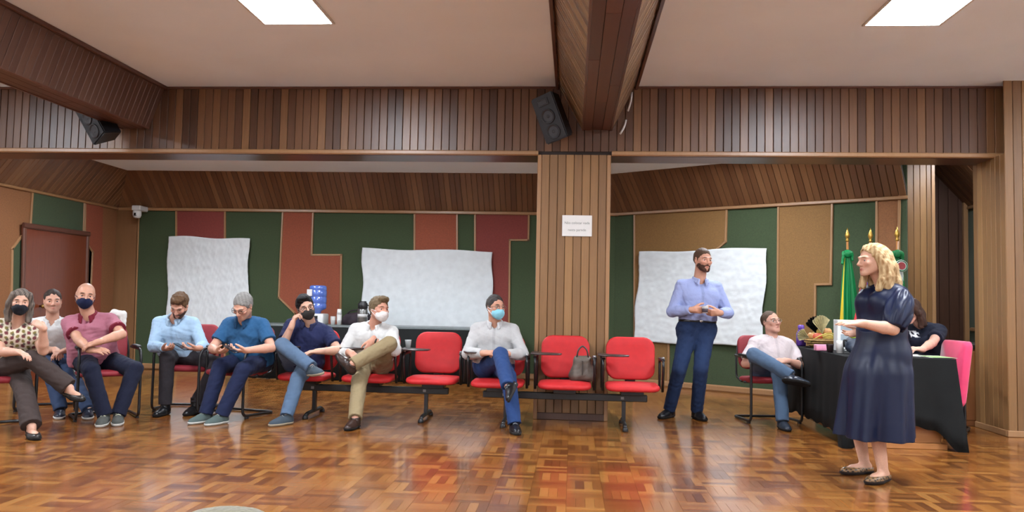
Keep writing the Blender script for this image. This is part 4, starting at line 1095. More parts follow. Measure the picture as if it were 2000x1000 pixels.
for k, (px, n, lab) in enumerate(((652, 4, 'shorter stack of white plastic cups beside the water cooler'), (664, 6, 'taller stack of white plastic cups beside the flask'))):
    c = (-3.533, 11.600, 0.798) if k == 0 else (-3.440, 11.600, 0.800)
    r = empty('cup_stack', lab, 'cups', (c[0], 11.55, cz))
    for j in range(n): link('cup', lathe_me([(.028, .0), (.036, .075), (.039, .082), (.036, .084), (.034, .076)], 16, (0, 0, .014*j)), WHITEP, r)
    if k: link('cup', lathe_me([(.037, .0), (.03, .08), (.0, .08)], 16, (0, 0, .155)), WHITEP, r)
c = (-3.081, 11.500, 0.825)
r = empty('vacuum_flask', 'steel pump flask with a black top on the black counter', 'flask', (c[0], 11.52, cz))
link('body', lathe_me([(.07, 0), (.075, .01), (.075, .22), (.066, .25)], 24), plain('brushed_steel', (150, 152, 150), .3, .9), r)
link('lid', lathe_me([(.066, .25), (.072, .26), (.072, .32), (.05, .345), (.05, .36)], 24), BLACKP, r)
link('handle', tube_me([(.07, 0, .30), (.12, 0, .29), (.12, 0, .16), (.075, 0, .14)], .01, 8, rad=.03), BLACKP, r)
link('spout', tube_me([(0, -.06, .29), (-.0, -.11, .285)], .014, 8), BLACKP, r)
link('label_patch', lathe_me([(.0757, .12), (.0757, .17)], 24), plain('label_white', (200, 200, 198), .5), r)
c = (-3.267, 11.700, 0.801)
F = Field(); F.ell((0, 0, .05), (.22, .13, .14)); F.ell((.1, .0, .08), (.13, .11, .12), k=.05); F.cut((0, 0, 0), (0, 0, -1)); F.noise(.012, 30, 5)
r = empty('soft_bag', 'dark plum soft bag lying between the cups and the flask', 'bag', (c[0]+.02, 11.78, cz))
link('body', F.mesh(.012, 'bag'), plain('plum_fabric', (44, 30, 40), .8, var=.2), r)
link('strap', tube_me([(-.14, -.02, .15), (-.08, -.06, .21), (.06, -.06, .23), (.13, -.02, .18)], .011, 8, rad=.05), plain('plum_strap', (36, 24, 32), .8), r)

# cup on the writing tablet
c = (-1.643, 7.900, 0.666)
r = empty('plastic_cup', 'clear plastic cup on the writing tablet of the empty seat', 'cup', (-1.645, 7.93, .706)); link('cup', lathe_me([(.024, .0), (.033, .078), (.035, .082), (.032, .082), (.022, .004)], 18), plain('cup_milky', (200, 205, 205), .2, var=.03), r)
# handbag on the middle seat of the right-hand bench
GREYB = plain('handbag_taupe', (96, 86, 76), 0.5, var=.15, nscale=25, bump=.3, bscale=120)
r = empty('handbag', 'taupe handbag standing on the red seat in front of the column', 'bag', (.105, 7.86, .435))
F = Field(); F.cone((-.07, 0, .05), (.07, 0, .05), .055, .055, k=.02); F.cone((-.075, 0, .05), (-.045, 0, .21), .055, .03, k=.03); F.cone((.075, 0, .05), (.045, 0, .21), .055, .03, k=.03); F.cone((-.05, 0, .2), (.05, 0, .2), .03, .03, k=.04); F.ell((0, 0, .12), (.08, .045, .1), k=.03); F.cut((0, 0, .0), (0, 0, -1)); F.noise(.005, 50, 3)
link('body', F.mesh(.007, 'bag'), GREYB, r)
DKG = plain('handbag_strap', (52, 46, 42), .5)
for y in (-.022, .022): link('handle', tube_me([(-.06, y, .19), (-.045, y*1.3, .30), (.0, y*1.5, .345), (.045, y*1.3, .30), (.06, y, .19)], .007, 8, rad=.06), DKG, r)
link('zip', box_me(-.004, .004, -.062, -.03, .06, .2, .001), DKG, r)
# floor mat
F = Field(); F.ell((0, 0, 0), (.21, .16, .03)); F.cut((0, 0, 0), (0, 0, -1)); F.noise(.004, 90, 8)
r = link('floor_mat', F.mesh(.009, 'mat'), plain('mat_olive', (98, 94, 66), .95, var=.3, nscale=60, bump=.6, bscale=150, sheen=.3), loc=(-1.86, 4.27, .001)); tag(r, 'olive grey shaggy floor mat at the bottom edge of the picture', 'mat')

# ================================================================ table with the black cloth
TX0, TX1, TY0, TY1, TZ = 2.38, 3.28, 7.12, 8.9, .775
r = empty('desk', 'wooden desk under the long black cloth', 'table', ((TX0+TX1)/2, (TY0+TY1)/2, 0))
OAK = wood('wood_desk', [(150, 96, 52), (176, 118, 66), (190, 134, 80)], .35, along='X', tone_w=.4)
cx, cy = (TX0+TX1)/2, (TY0+TY1)/2; hw, hl = (TX1-TX0)/2, (TY1-TY0)/2
box('front_panel', -hw+.06, hw-.1, -hl+.05, -hl+.08, .05, TZ-.03, OAK, r, .003)
box('base_board', -hw+.0, hw-.06, -hl+.02, -hl+.09, 0, .05, OAK, r, .004)
box('side_panel', -hw+.06, -hw+.09, -hl+.08, hl-.06, .05, TZ-.03, OAK, r, .003)
box('side_panel', .10, .13, -hl+.08, hl-.06, .05, TZ-.03, OAK, r, .003)
box('top', -hw+.005, hw-.005, -hl+.005, hl-.005, TZ-.03, TZ-.004, OAK, r, .003)
# cloth
def table_cloth():
    V, Fc = [], []; rg = np.random.default_rng(12)
    per = []
    for (a, b, n) in (((-hw, -hl), (hw, -hl), 40), ((hw, -hl), (hw, hl), 60), ((hw, hl), (-hw, hl), 40), ((-hw, hl), (-hw, -hl), 60)):
        for i in range(n): per.append((a[0]+(b[0]-a[0])*i/n, a[1]+(b[1]-a[1])*i/n, i/n, n))
    m = len(per); rows = [(0.0, 0), (.006, .004), (.05, .02), (.2, .1), (.4, .2), (.62, .3), (.82, .4), (1.0, .5)]
    nn = 0
    for j, (k, _) in enumerate(rows):
        for idx, (x, y, t, n) in enumerate(per):
            corner = min(t, 1-t)*(2*hw if n == 40 else 2*hl)
            cw_ = math.exp(-(corner/.13)**2)
            drop = (.26 if x > hw-1e-6 and y > -hl+.15 and y < -hl+1.0 else .68 if x < -hw+1e-6 else .585)+.20*cw_*(1 if y < 0 else .3)+.012*math.sin(idx*.7)
            ox = (x/hw if abs(abs(x)-hw) < 1e-6 else 0); oy = (y/hl if abs(abs(y)-hl) < 1e-6 else 0)
            if corner < .13: ox, oy = (x/hw)**9, (y/hl)**9
            fold = .006*math.sin(idx*.35)+.004*math.sin(idx*.9+1)
            o_ = .006+(.045*cw_+fold*.9+.02)*k
            V.append((x+ox*o_, y+oy*o_, TZ+.002-drop*k if k > 0 else TZ+.004))
    for j in range(len(rows)-1):
        for i in range(m):
            i2 = (i+1) % m; Fc.append((j*m+i, (j+1)*m+i, (j+1)*m+i2, j*m+i2))
    Fc.append(tuple(range(m)))
    me = fix(pyd(V, Fc)); me.polygons.foreach_set('use_smooth', [len(p.vertices) == 4 for p in me.polygons]); return me
o = link('tablecloth', table_cloth(), BLACKC, loc=(cx, cy, 0)); tag(o, 'black cloth hanging to points over the desk beside the woman in navy', 'tablecloth')
o.modifiers.new('t', 'SOLIDIFY').thickness = .003
TT = TZ+.006
# things on the table
YB = plain('box_white', (226, 228, 226), .6, var=.05)
r = empty('white_carton', 'white printed carton standing on the black table', 'box', (2.78, 8.05, TT))
link('carton', box_me(-.20, .20, -.06, .06, 0, .30, .003), YB, r)
INKB = plain('ink_blue_grey', (150, 165, 172), .7)
for (x0_, x1_, z0_, z1_) in ((-.17, .0, .2, .26), (-.17, -.02, .1, .16), (.02, .16, .12, .25), (-.17, .12, .04, .07)):
    box('print_patch', x0_, x1_, -.0612, -.06, z0_, z1_, INKB, r)
NAVY = plain('backpack_navy', (36, 48, 66), .6, var=.2, nscale=12, bump=.3, bscale=250)
r = empty('backpack', 'navy backpack lying on the front of the black table', 'bag', (2.70, 7.50, TT))
F = Field(); F.cone((-.14, 0, .075), (.16, 0, .085), .07, .085, k=.03); F.cone((-.10, .08, .09), (.14, .1, .10), .08, .09, k=.04); F.cone((-.15, -.05, .05), (.1, -.09, .045), .045, .045, k=.02); F.cut((0, 0, 0), (0, 0, -1)); F.noise(.007, 45, 4)
link('body', F.mesh(.008, 'pack'), NAVY, r)
link('strap', tube_me([(-.15, -.08, .10), (-.05, -.12, .14), (.06, -.10, .165), (.15, -.03, .17)], .012, 8, rad=.05, flat=.5), plain('strap_light', (170, 180, 190), .6), r)
link('zip', tube_me([(-.18, -.08, .06), (-.05, -.135, .07), (.1, -.135, .065), (.2, -.06, .06)], .005, 6, rad=.05), plain('zip_grey', (120, 124, 130), .4, .6), r)
link('handle', tube_me([(-.18, .0, .11), (-.225, .0, .13), (-.22, 0, .06)], .009, 6, rad=.03), BLACKP, r)
link('lime_pocket', box_me(-.16, -.06, -.03, .03, .14, .165, .01, 2), plain('lime_fabric', (150, 190, 60), .6), r)
r = empty('purple_bottle', 'purple drinking bottle behind the shoulder of the man with glasses', 'bottle', (2.46, 8.80, TT))
PUR = plain('purple_plastic', (104, 66, 168), .3, var=.05)
link('bottle', lathe_me([(.045, 0), (.05, .01), (.05, .13), (.03, .17), (.028, .18)], 20), PUR, r); link('cap', lathe_me([(.032, .18), (.034, .185), (.034, .215), (.02, .225)], 16), PUR, r)
r = empty('pink_sponge', 'small pink box on the left edge of the black table', 'box', (2.41, 7.92, TT)); link('box', box_me(-.065, .065, -.045, .045, 0, .06, .008, 2), plain('pink_card', (228, 150, 178), .7), r)
r = empty('coffee_cup', 'small dark cup beside the pink box on the black table', 'cup', (2.405, 7.66, TT)); link('cup', lathe_me([(.026, 0), (.034, .07), (.036, .075), (.032, .075), (.026, .012)], 16), plain('cup_dark', (44, 30, 34), .4), r)
r = empty('jug', 'small white jug between the dark cup and the backpack', 'jug', (2.53, 7.5, TT)); link('cup', lathe_me([(.03, 0), (.036, .09), (.03, .115), (.026, .115), (.03, .01)], 16, (-.06, .08, 0)), WHITEP, r); link('handle', tube_me([(-.03, .08, .09), (.0, .08, .085), (.0, .08, .04), (-.03, .08, .03)], .006, 6, rad=.02), WHITEP, r)
# gift basket
r = empty('gift_basket', 'gift basket wrapped in cellophane at the far end of the black table', 'basket', (2.62, 8.55, TT))
STRAW = plain('wicker_straw', (176, 140, 84), .7, var=.3, nscale=50, bump=.5, bscale=120)
link('bowl', lathe_me([(.12, 0), (.15, .02), (.19, .09), (.2, .10), (.18, .095), (.14, .03), (.0, .02)], 28), STRAW, r)
for k, z in enumerate((.03, .055, .08)):
    rr = .155+.045*k*.66; link('rim_weave', tube_me([(rr*math.cos(a), rr*math.sin(a), z) for a in np.linspace(0, 2*math.pi, 25)[:-1]], .009, 6, closed=True), STRAW, r)
rg = random.Random(5)
FR = [((196, 86, 60), 'red fruit'), ((214, 190, 96), 'yellow fruit'), ((150, 160, 84), 'green fruit'), ((206, 150, 90), 'orange packet')]
for k in range(10):
    a = k*2*math.pi/7+.3; rr = .11 if k < 7 else .04
    c_, lb = FR[k % 4]; F = Field(); F.ell((0, 0, 0), (.045+.01*rg.random(), .04, .043)); F.ell((0, 0, .045), (.012, .012, .012), k=.02, sub=True); F.noise(.002, 60, k)
    o = link('fruit', F.mesh(.009, 'fruit'), plain('fruit_%d' % (k % 4), c_, .4, var=.2, nscale=40), r, loc=(rr*math.cos(a), rr*math.sin(a), .115+(0 if k < 7 else .05))); o['label'] = lb
# cellophane bow sheets: pleated fans standing up
CEL = plain('wrap_cream', (214, 204, 160), .3, var=.3, nscale=30, spec=.7); CELB = plain('wrap_black', (24, 22, 20), .4)
def fan(w, hgt, seed):
    V, Fc = [], []; n = 14
    for i in range(n+1):
        a = math.radians(-38+76*i/n); d = .012*(1 if i % 2 else -1)
        V += [(0, d*.2, 0), (w*math.sin(a)*.6, d, hgt*.55*math.cos(a)), (w*math.sin(a)*(1.0), d*1.6, hgt*math.cos(a*1.2))]
    for i in range(n):
        for j in range(2): Fc.append((3*i+j, 3*(i+1)+j, 3*(i+1)+j+1, 3*i+j+1))
    return pyd(V, Fc)
for (m_, x, y, z, w, hh, tz_, nm) in ((CEL, -.02, -.02, .15, .14, .19, 10, 'wrap_fan'), (CELB, -.05, .03, .13, .15, .20, 18, 'wrap_fan'), (CEL, -.16, -.03, .10, .1, .13, 70, 'wrap_fan'), (plain('wrap_red', (206, 92, 74), .4, var=.3), .12, -.02, .11, .11, .14, -45, 'wrap_fan')):
    o = link(nm, fan(w, hh, 1), m_, r, loc=(x, y, z)); o.rotation_euler = (math.radians(10), math.radians(-tz_), 0); o.modifiers.new('t', 'SOLIDIFY').thickness = .003
o = link('ribbon', tube_me([(-.17, -.1, .06), (-.1, -.16, .12), (0, -.17, .16), (.1, -.15, .14), (.18, -.08, .07)], .012, 6, rad=.08, flat=.4), plain('ribbon_yellow', (220, 200, 90), .5), r)
# papers in front of the woman behind the table
for k, (x, y, rz, lab) in enumerate(((3.20, 7.32, .1, 'sheets of white paper near the right corner of the black table'), (3.02, 7.5, -.25, 'loose white papers under the hands of the woman writing'))):
    r = empty('paper_stack', lab, 'paper', (x, y, TT), rz)
    for j in range(3): box('sheet', -.105+.006*j, .105+.006*j, -.148, .148, .0012*j, .0012*j+.001, PAPER, r)
    if k == 0: box('green_sheet', -.10, .10, -.16, .10, .0040, .0048, plain('paper_green', (150, 185, 120), .8), r)

# ---------------- pink chair at the right end of the table
PINK = plain('pink_fabric', (228, 52, 104), .7, var=.08, nscale=10, bump=.2, bscale=400, sheen=.3)
r = empty('dining_chair', 'bright pink upholstered dining chair at the right end of the black table', 'chair', (3.28, 7.72, 0), math.radians(-90))
bkme = pad_me(rrect(.46, .62, .05), [(.94, -.045), (1, -.03), (1, .02), (.94, .035)], lambda u, v, h: (u, .22+.12*(v+.3)-h, .60+v*.95+.02))
link('backrest', bkme, PINK, r)
link('seat', pad_me(rrect(.47, .44, .06), [(.95, -.05), (1, -.035), (1, .02), (.94, .04), (.5, .048)], lambda u, v, h: (u, v, .43+h)), PINK, r)
WLEG = wood('wood_chair_leg', [(110, 74, 50), (140, 98, 68)], .4, tone_w=.4)
for sx in (-.19, .19):
    for sy in (-.17, .19):
        lg = link('leg', tube_me([(sx*.95, sy*.9, .40), (sx*1.05, sy*1.15, 0)], [.022, .014], 8), WLEG, r)
        link('leg_collar', tube_me([(sx*.97, sy*.95, .36), (sx*.985, sy*.985, .31)], .0235, 8), plain('collar_white', (215, 210, 205), .5), lg)
# ---------------- cabinet beside the right pillar
r = empty('side_cabinet', 'low wooden cabinet with a dark top beside the right-hand pillar', 'cabinet', (4.35, 8.95, 0))
CABW = wood('wood_cabinet', [(140, 88, 50), (160, 104, 62)], .35, tone_w=.4)
box('body', -.26, .45, -.28, .28, .0, .80, CABW, r, .004)
box('top', -.30, .48, -.31, .31, .80, .845, plain('cabinet_top_dark', (42, 34, 32), .35), r, .004)
box('door', -.25, .09, -.292, -.281, .06, .77, CABW, r, .003); box('door', .10, .44, -.292, -.281, .06, .77, CABW, r, .003)
# ---------------- flags
POLE = wood('wood_flag_pole', [(150, 96, 50), (180, 124, 70)], .35, tone_w=.3); GOLD = plain('gilt', (205, 165, 80), .3, .8)
def flag(loc, ztop, label, cols, zb, seed, emblem=False, rmax=.13, lean=0.0):
    r = empty('flag', label, 'flag', (loc[0], loc[1], 0))
    link('pole', tube_me([(0, 0, .05), (lean, 0, ztop-.16)], .014, 10), POLE, r)
    link('finial', lathe_me([(.014, 0), (.024, .015), (.012, .03), (.022, .05), (.03, .08), (.012, .13), (.002, .17)], 12, (lean, 0, ztop-.17)), GOLD, r)
    link('stand', lathe_me([(.16, 0), (.17, .015), (.16, .04), (.05, .06), (.03, .11)], 24), BLACKP, r)
    zt = ztop-.34; n, m = 96, 26; V, Fc, cc = [], [], []
    for j in range(m+1):
        t = j/m; z = zt+(zb-zt)*t
        for i in range(n):
            a = 2*math.pi*i/n; rr = .03+(rmax-.03)*(t**.75); fo = 1+.28*t**.4*math.sin(a*7+seed+t*1.5)+.12*math.sin(a*13+seed*2)
            V.append((lean*(1-t*.8)+rr*fo*math.cos(a), .6*rr*fo*math.sin(a), z+.03*math.sin(a*3+seed)*t))
            cc.append(cols(a, t))
    for j in range(m):
        for i in range(n):
            i2 = (i+1) % n; Fc.append((j*n+i, (j+1)*n+i, (j+1)*n+i2, j*n+i2))
    me = pyd(V, Fc, True); set_col(me, A([lin(c) for c in cc])); cl = link('cloth', me, SATIN, r); cl.modifiers.new('t', 'SOLIDIFY').thickness = .003
    kn_ = Field(); kn_.ell((lean, -.01, zt+.02), (.05, .045, .05)); kn_.cone((lean-.05, -.02, zt+.03), (lean-.07, -.03, zt-.1), .022, .012); kn_.cone((lean+.04, -.02, zt+.03), (lean+.05, -.03, zt-.06), .022, .012); kn_.noise(.008, 70, int(seed*10))
    km = kn_.mesh(.008, 'knot'); solid(km, cols(4.7, 0)); link('knot', km, SATIN, r)
    if emblem:
        d = link('emblem', lathe_me([(.07, 0), (.07, .004), (.0, .005)], 28), plain('emblem_white', (226, 226, 222), .6), r, loc=(lean+.012, -.085, zt-.12)); d.rotation_euler = (math.pi/2-.15, 0, 0)
        d2 = link('emblem_disc', lathe_me([(.042, 0), (.042, .003)], 24), plain('emblem_red', (150, 50, 52), .6), d, loc=(0, 0, .005))
        d3 = link('emblem_ring', tube_me([(.06*math.cos(a), .06*math.sin(a), .006) for a in np.linspace(0, 2*math.pi, 29)[:-1]], .006, 6, closed=True), plain('emblem_green', (40, 110, 66), .6), d)
    return r
def c_green(a, t):
    k = (a % (2*math.pi)); return (226, 196, 40) if 3.35 < k < 3.65 else (196, 190, 60) if 3.65 < k < 3.78 else (20, 132, 72)
def c_redgreen(a, t):
    k = (a % (2*math.pi)); return (206, 56, 62) if 2.4 < k < 4.1 else (40, 46, 110) if 4.1 < k < 4.5 else (24, 120, 66)
def c_white(a, t):
    k = (a % (2*math.pi)); s_ = math.sin(3*a+5*t); return (28, 118, 64) if s_ > .1 or t < .12 else (218, 226, 218)
fz = .82
fl1 = (3.334, 9.950, 2.176); flag((fl1[0]+.03, 9.95), fl1[2], 'green and yellow flag gathered on its pole, left of the woman in navy', c_green, .82, 1.0, rmax=.11, lean=-.03)
fl2 = (3.488, 9.620, 2.147); flag((fl2[0], 9.62), fl2[2], 'red and green flag partly hidden behind the woman in navy', c_redgreen, .82, 2.2, rmax=.19)
fl3 = (3.705, 9.400, 2.147); flag((fl3[0], 9.4), fl3[2], 'green and white flag with a round emblem behind the blond woman', c_white, .82, 3.1, emblem=True, rmax=.10)

# white jacket over the corner of the armchair of the man in pink
jc = A((-4.584, 7.740, 0.965)); F = Field(); F.cone(jc+A((-.05, .0, .03)), jc+A((.03, .02, .02)), .034, .034, k=.02); F.cone(jc+A((.03, .02, .02)), jc+A((.045, .01, -.09)), .034, .026, k=.02); F.cone(jc+A((-.05, 0, .03)), jc+A((-.04, -.02, -.1)), .034, .03, k=.03); F.noise(.006, 55, 9)
jm = shift(F.mesh(.008, 'jacket'), jc); o = link('jacket', jm, plain('jacket_white', (222, 220, 214), .8, var=.05, bump=.3, bscale=90), loc=tuple(jc)); tag(o, 'white jacket hung over the chair back beside the man in pink', 'jacket')

# ================================================================ the people
UPZ = (0, 0, 1)
CREAM = (222, 210, 186)
def blouse(v, c):
    x, y, z = v[:, 0]*.8+v[:, 1]*.6, v[:, 1], v[:, 2]
    a = np.sin(x*76)*np.sin(z*76+.8*np.sin(x*38)); b = np.cos(x*76+1)*np.cos(z*76)
    c = mixc(c, smooth01(a, .35, .5), (120, 62, 66)); c = mixc(c, smooth01(-a, .45, .6), (132, 118, 66)); return mixc(c, smooth01(b, .6, .72)*.9, (92, 84, 72))
person('woman in a patterned blouse and black mask with her legs crossed, hand at her shoulder', dict(
    s=.96, fem=True, skin=(214, 166, 142), pel=(-4.953, 6.660, 0.530), pf=62, neck=(-4.819, 6.600, 0.935), cf=22, tilt=-2, head=(-4.752, 6.520, 1.106), hy=38, hp=2, hr=-4,
    wr=(-4.622, 6.350, 0.689), er=(-5.034, 6.500, 0.617), hr_=((.85, -.3, -.15), (0, -.1, -1), .35), wl=(-4.466, 6.420, 0.896), el=(-4.340, 6.350, 0.645), hl_=((-.75, .1, .42), (-.2, .6, -.6), .45),
    ar=(-4.294, 6.560, 0.378), kr=(-4.387, 6.300, 1.071), tr=(.9, -.38, -.12), unr=(.2, -.25, .9), al=(-4.420, 6.280, 0.091), kl=(-4.347, 6.200, 0.572), tl=(.75, -.66, 0),
    top=dict(name='blouse', rgb=CREAM, sleeve='short', len=.55, hem=-.02, loose=.016, pattern=blouse, vneck=.09),
    bottom=dict(rgb=(66, 55, 52), len=.96, ankle=.07, loose=.010), shoes=dict(k='flat', rgb=(36, 32, 30)),
    hair=dict(k='long', rgb=(66, 58, 54), streak=(164, 150, 136), sw=.6, t=.016, line=.014, wave=.0022, locks=[
        ([(.06, .03, .07), (.083, .0, -.02), (.088, -.02, -.1), (.08, -.01, -.17)], (.03, .026)), ([(-.06, .03, .07), (-.083, .0, -.02), (-.088, -.02, -.1), (-.085, .0, -.17)], (.03, .024)),
        ([(0, -.09, .0), (0, -.115, -.1), (0, -.12, -.18)], (.055, .04))]),
    mask=(30, 32, 40), brow=(70, 52, 42)))
person('smiling man in a white shirt seated behind the man in the pink polo', dict(
    s=.98, skin=(208, 158, 134), pel=(-5.304, 7.750, 0.550), pf=28, neck=(-5.258, 7.700, 0.930), cf=30, head=(-5.226, 7.640, 1.107), hy=38, hp=2, hr=2,
    wr=(-5.078, 7.500, 0.631), er=(-5.418, 7.700, 0.575), hr_=((.6, -.6, -.2), (0, 0, -1), .5), wl=(-4.961, 7.500, 0.629), el=(-4.929, 7.700, 0.587), hl_=((-.4, -.7, -.2), (0, 0, -1), .5),
    ar=(-4.894, 7.350, 0.087), kr=(-4.860, 7.200, 0.572), tr=(.5, -.85, 0), al=(-4.635, 7.380, 0.087), kl=(-4.657, 7.200, 0.577), tl=(.55, -.83, 0),
    top=dict(name='shirt', rgb=(206, 206, 204), sleeve='short', len=.75, hem=.02, collar=(210, 210, 208), vneck=.07),
    bottom=dict(rgb=(62, 80, 112)), shoes=dict(rgb=(40, 44, 58), sole=(206, 204, 198)),
    hair=dict(k='short', rgb=(52, 40, 34), t=.010, line=.014), brow=(60, 46, 38), stubble=(120, 92, 80), stub_w=.3))
person('bald man in a pink polo shirt and navy mask with folded arms', dict(
    s=1.03, w=1.12, belly=.02, skin=(206, 154, 128), pel=(-4.622, 7.420, 0.550), pf=35, neck=(-4.647, 7.340, 0.995), cf=14, head=(-4.647, 7.270, 1.172), hy=36, hp=4, hr=-6,
    wr=(-4.417, 7.020, 0.671), er=(-4.888, 7.200, 0.620), hr_=((.95, -.1, .05), (0, .6, -.8), .35), wl=(-4.330, 7.000, 0.749), el=(-4.102, 7.200, 0.759), hl_=((-.92, -.1, -.3), (0, .5, -.85), .35),
    ar=(-4.250, 7.020, 0.098), kr=(-4.336, 6.900, 0.584), tr=(.35, -.93, 0), al=(-4.161, 7.100, 0.108), kl=(-3.073, 7.100, 0.671), tl=(.45, -.88, 0),
    top=dict(name='polo_shirt', rgb=(172, 108, 124), sleeve='short', len=.66, hem=-.03, collar=(116, 30, 46), trim=(120, 36, 52), vneck=.07, placket=.14, placket_rgb=(140, 70, 88)),
    bottom=dict(rgb=(24, 28, 48)), shoes=dict(rgb=(80, 82, 78), sole=(196, 194, 186), lace=(206, 206, 180), mat=CLOTH),
    mask=(24, 30, 62), shaved=(130, 100, 86), watch=-1, stubble=(110, 86, 76), stub_w=.3))
person('bearded man in a light blue shirt looking down at his phone', dict(
    s=1.0, skin=(206, 154, 130), pel=(-4.125, 8.120, 0.550), pf=5, neck=(-4.111, 7.980, 0.971), cf=4, head=(-4.016, 7.860, 1.090), hy=6, hp=38, hr=-6,
    wr=(-4.053, 7.680, 0.661), er=(-4.479, 7.950, 0.582), hr_=((.75, -.55, -.05), (.1, .2, .95), .55), wl=(-3.714, 7.700, 0.668), el=(-3.745, 7.950, 0.601), hl_=((-.75, -.5, -.05), (-.1, .2, .95), .55),
    ar=(-4.034, 7.700, 0.137), kr=(-3.993, 7.600, 0.617), tr=(.0, -1, 0), al=(-3.781, 7.820, 0.135), kl=(-2.519, 7.750, 0.695), tl=(-.05, -1, 0),
    top=dict(name='shirt', rgb=(172, 203, 230), sleeve='long', hem=.04, collar=(178, 208, 232), vneck=.07, placket=.4),
    bottom=dict(rgb=(50, 46, 50), len=.97), shoes=dict(k='boot', rgb=(24, 24, 26)),
    hair=dict(k='short', rgb=(88, 64, 44), t=.02, line=.020, rough=.007, tufts=[(0, .05, .1, .06, .05, .03), (-.03, .02, .11, .05, .05, .028)], streak=(130, 98, 66), sw=.4),
    beard=(74, 52, 40), brow=(70, 50, 38)))
person('grey-haired man in a blue polo shirt and glasses bent over his phone', dict(
    s=1.02, w=1.06, belly=.02, skin=(212, 160, 136), pel=(-3.218, 7.860, 0.550), pf=-16, neck=(-3.250, 7.680, 0.984), cf=-8, head=(-3.214, 7.550, 1.097), hy=-10, hp=34, hr=-3,
    wr=(-3.371, 7.380, 0.671), er=(-3.575, 7.600, 0.627), hr_=((.75, -.45, -.05), (.1, .3, .95), .6), wl=(-3.067, 7.360, 0.684), el=(-2.858, 7.550, 0.648), hl_=((-.85, -.4, -.05), (-.1, .3, .95), .55),
    ar=(-3.435, 7.330, 0.118), kr=(-3.395, 7.250, 0.654), tr=(-.38, -.92, 0), al=(-3.257, 7.280, 0.111), kl=(-3.065, 7.200, 0.618), tl=(-.35, -.94, 0),
    top=dict(name='polo_shirt', rgb=(44, 90, 132), sleeve='short', len=.68, hem=-.03, collar=(40, 82, 122), vneck=.06, placket=.14),
    bottom=dict(rgb=(28, 36, 66)), shoes=dict(rgb=(84, 98, 96), sole=(188, 190, 184), lace=(150, 160, 156), mat=CLOTH),
    hair=dict(k='short', rgb=(120, 118, 114), t=.014, line=.020, streak=(170, 168, 164), sw=.5), glasses=(40, 34, 32), brow=(110, 104, 98), stubble=(150, 130, 120), stub_w=.25))
person('dark-haired man in a navy polo with glasses and a dark mask, hand at his cheek', dict(
    s=1.02, w=1.06, skin=(212, 166, 142), pel=(-2.756, 8.000, 0.530), pf=0, neck=(-2.661, 7.930, 0.951), cf=4, tilt=-4, head=(-2.691, 7.860, 1.096), hy=30, hp=4, hr=16,
    wr=(-2.755, 7.660, 0.915), er=(-2.889, 7.700, 0.638), hr_=((.2, .15, .9), (.75, .45, .1), .95), wl=(-2.442, 7.580, 0.676), el=(-2.283, 7.800, 0.647), hl_=((-.8, -.35, -.05), (0, .1, -1), .4),
    ar=(-2.485, 7.450, 0.538), kr=(-2.908, 7.500, 0.847), tr=(.62, -.62, .1), unr=(-.45, .1, .85), al=(-2.661, 7.350, 0.063), kl=(-2.604, 7.300, 0.599), tl=(-.5, -.86, 0),
    top=dict(name='polo_shirt', rgb=(34, 40, 76), sleeve='short', len=.68, hem=-.03, collar=(38, 42, 74), vneck=.05, placket=.12),
    bottom=dict(rgb=(84, 106, 132), denim=(138, 158, 178), loose=.006), shoes=dict(rgb=(66, 78, 88), sole=(158, 146, 124), mat=CLOTH, lace=(120, 126, 130)),
    hair=dict(k='short', rgb=(24, 22, 22), t=.02, line=.018, rough=.006, tufts=[(.02, .05, .095, .06, .05, .035)]), glasses=(22, 22, 24), mask=(52, 50, 48), brow=(30, 26, 24)))
person('man in a white shirt, khaki trousers and white mask with one ankle on his knee', dict(
    s=1.02, skin=(206, 150, 126), pel=(-2.030, 8.000, 0.530), pf=0, neck=(-2.003, 7.950, 0.944), cf=4, tilt=0, head=(-1.938, 7.880, 1.091), hy=48, hp=0, hr=-4,
    wr=(-2.155, 7.620, 0.671), er=(-2.298, 7.850, 0.643), hr_=((.6, -.4, -.35), (0, .4, -.9), .5), wl=(-1.930, 7.620, 0.796), el=(-1.731, 7.800, 0.711), hl_=((-.35, -.25, -.9), (-.4, .8, .1), .4),
    ar=(-1.987, 7.280, 0.122), kr=(-1.962, 7.200, 0.646), tr=(-.12, -1, 0), al=(-2.065, 7.420, 0.575), kl=(-1.669, 7.500, 0.900), tl=(-.62, .2, .62), unl=(.5, -.4, .7),
    top=dict(name='shirt', rgb=(206, 206, 203), sleeve='long', cuff=.8, hem=.06, collar=(210, 210, 208), vneck=.06, placket=.4),
    bottom=dict(rgb=(148, 132, 100), loose=.008, len=1.0), shoes=dict(rgb=(56, 40, 34)),
    hair=dict(k='short', rgb=(98, 82, 60), t=.018, line=.020, rough=.006, tufts=[(0, .06, .1, .055, .045, .035)], streak=(140, 120, 88), sw=.5), mask=(232, 226, 222), brow=(90, 70, 52),
    watch=-1, watch_rgb=(60, 52, 48)))
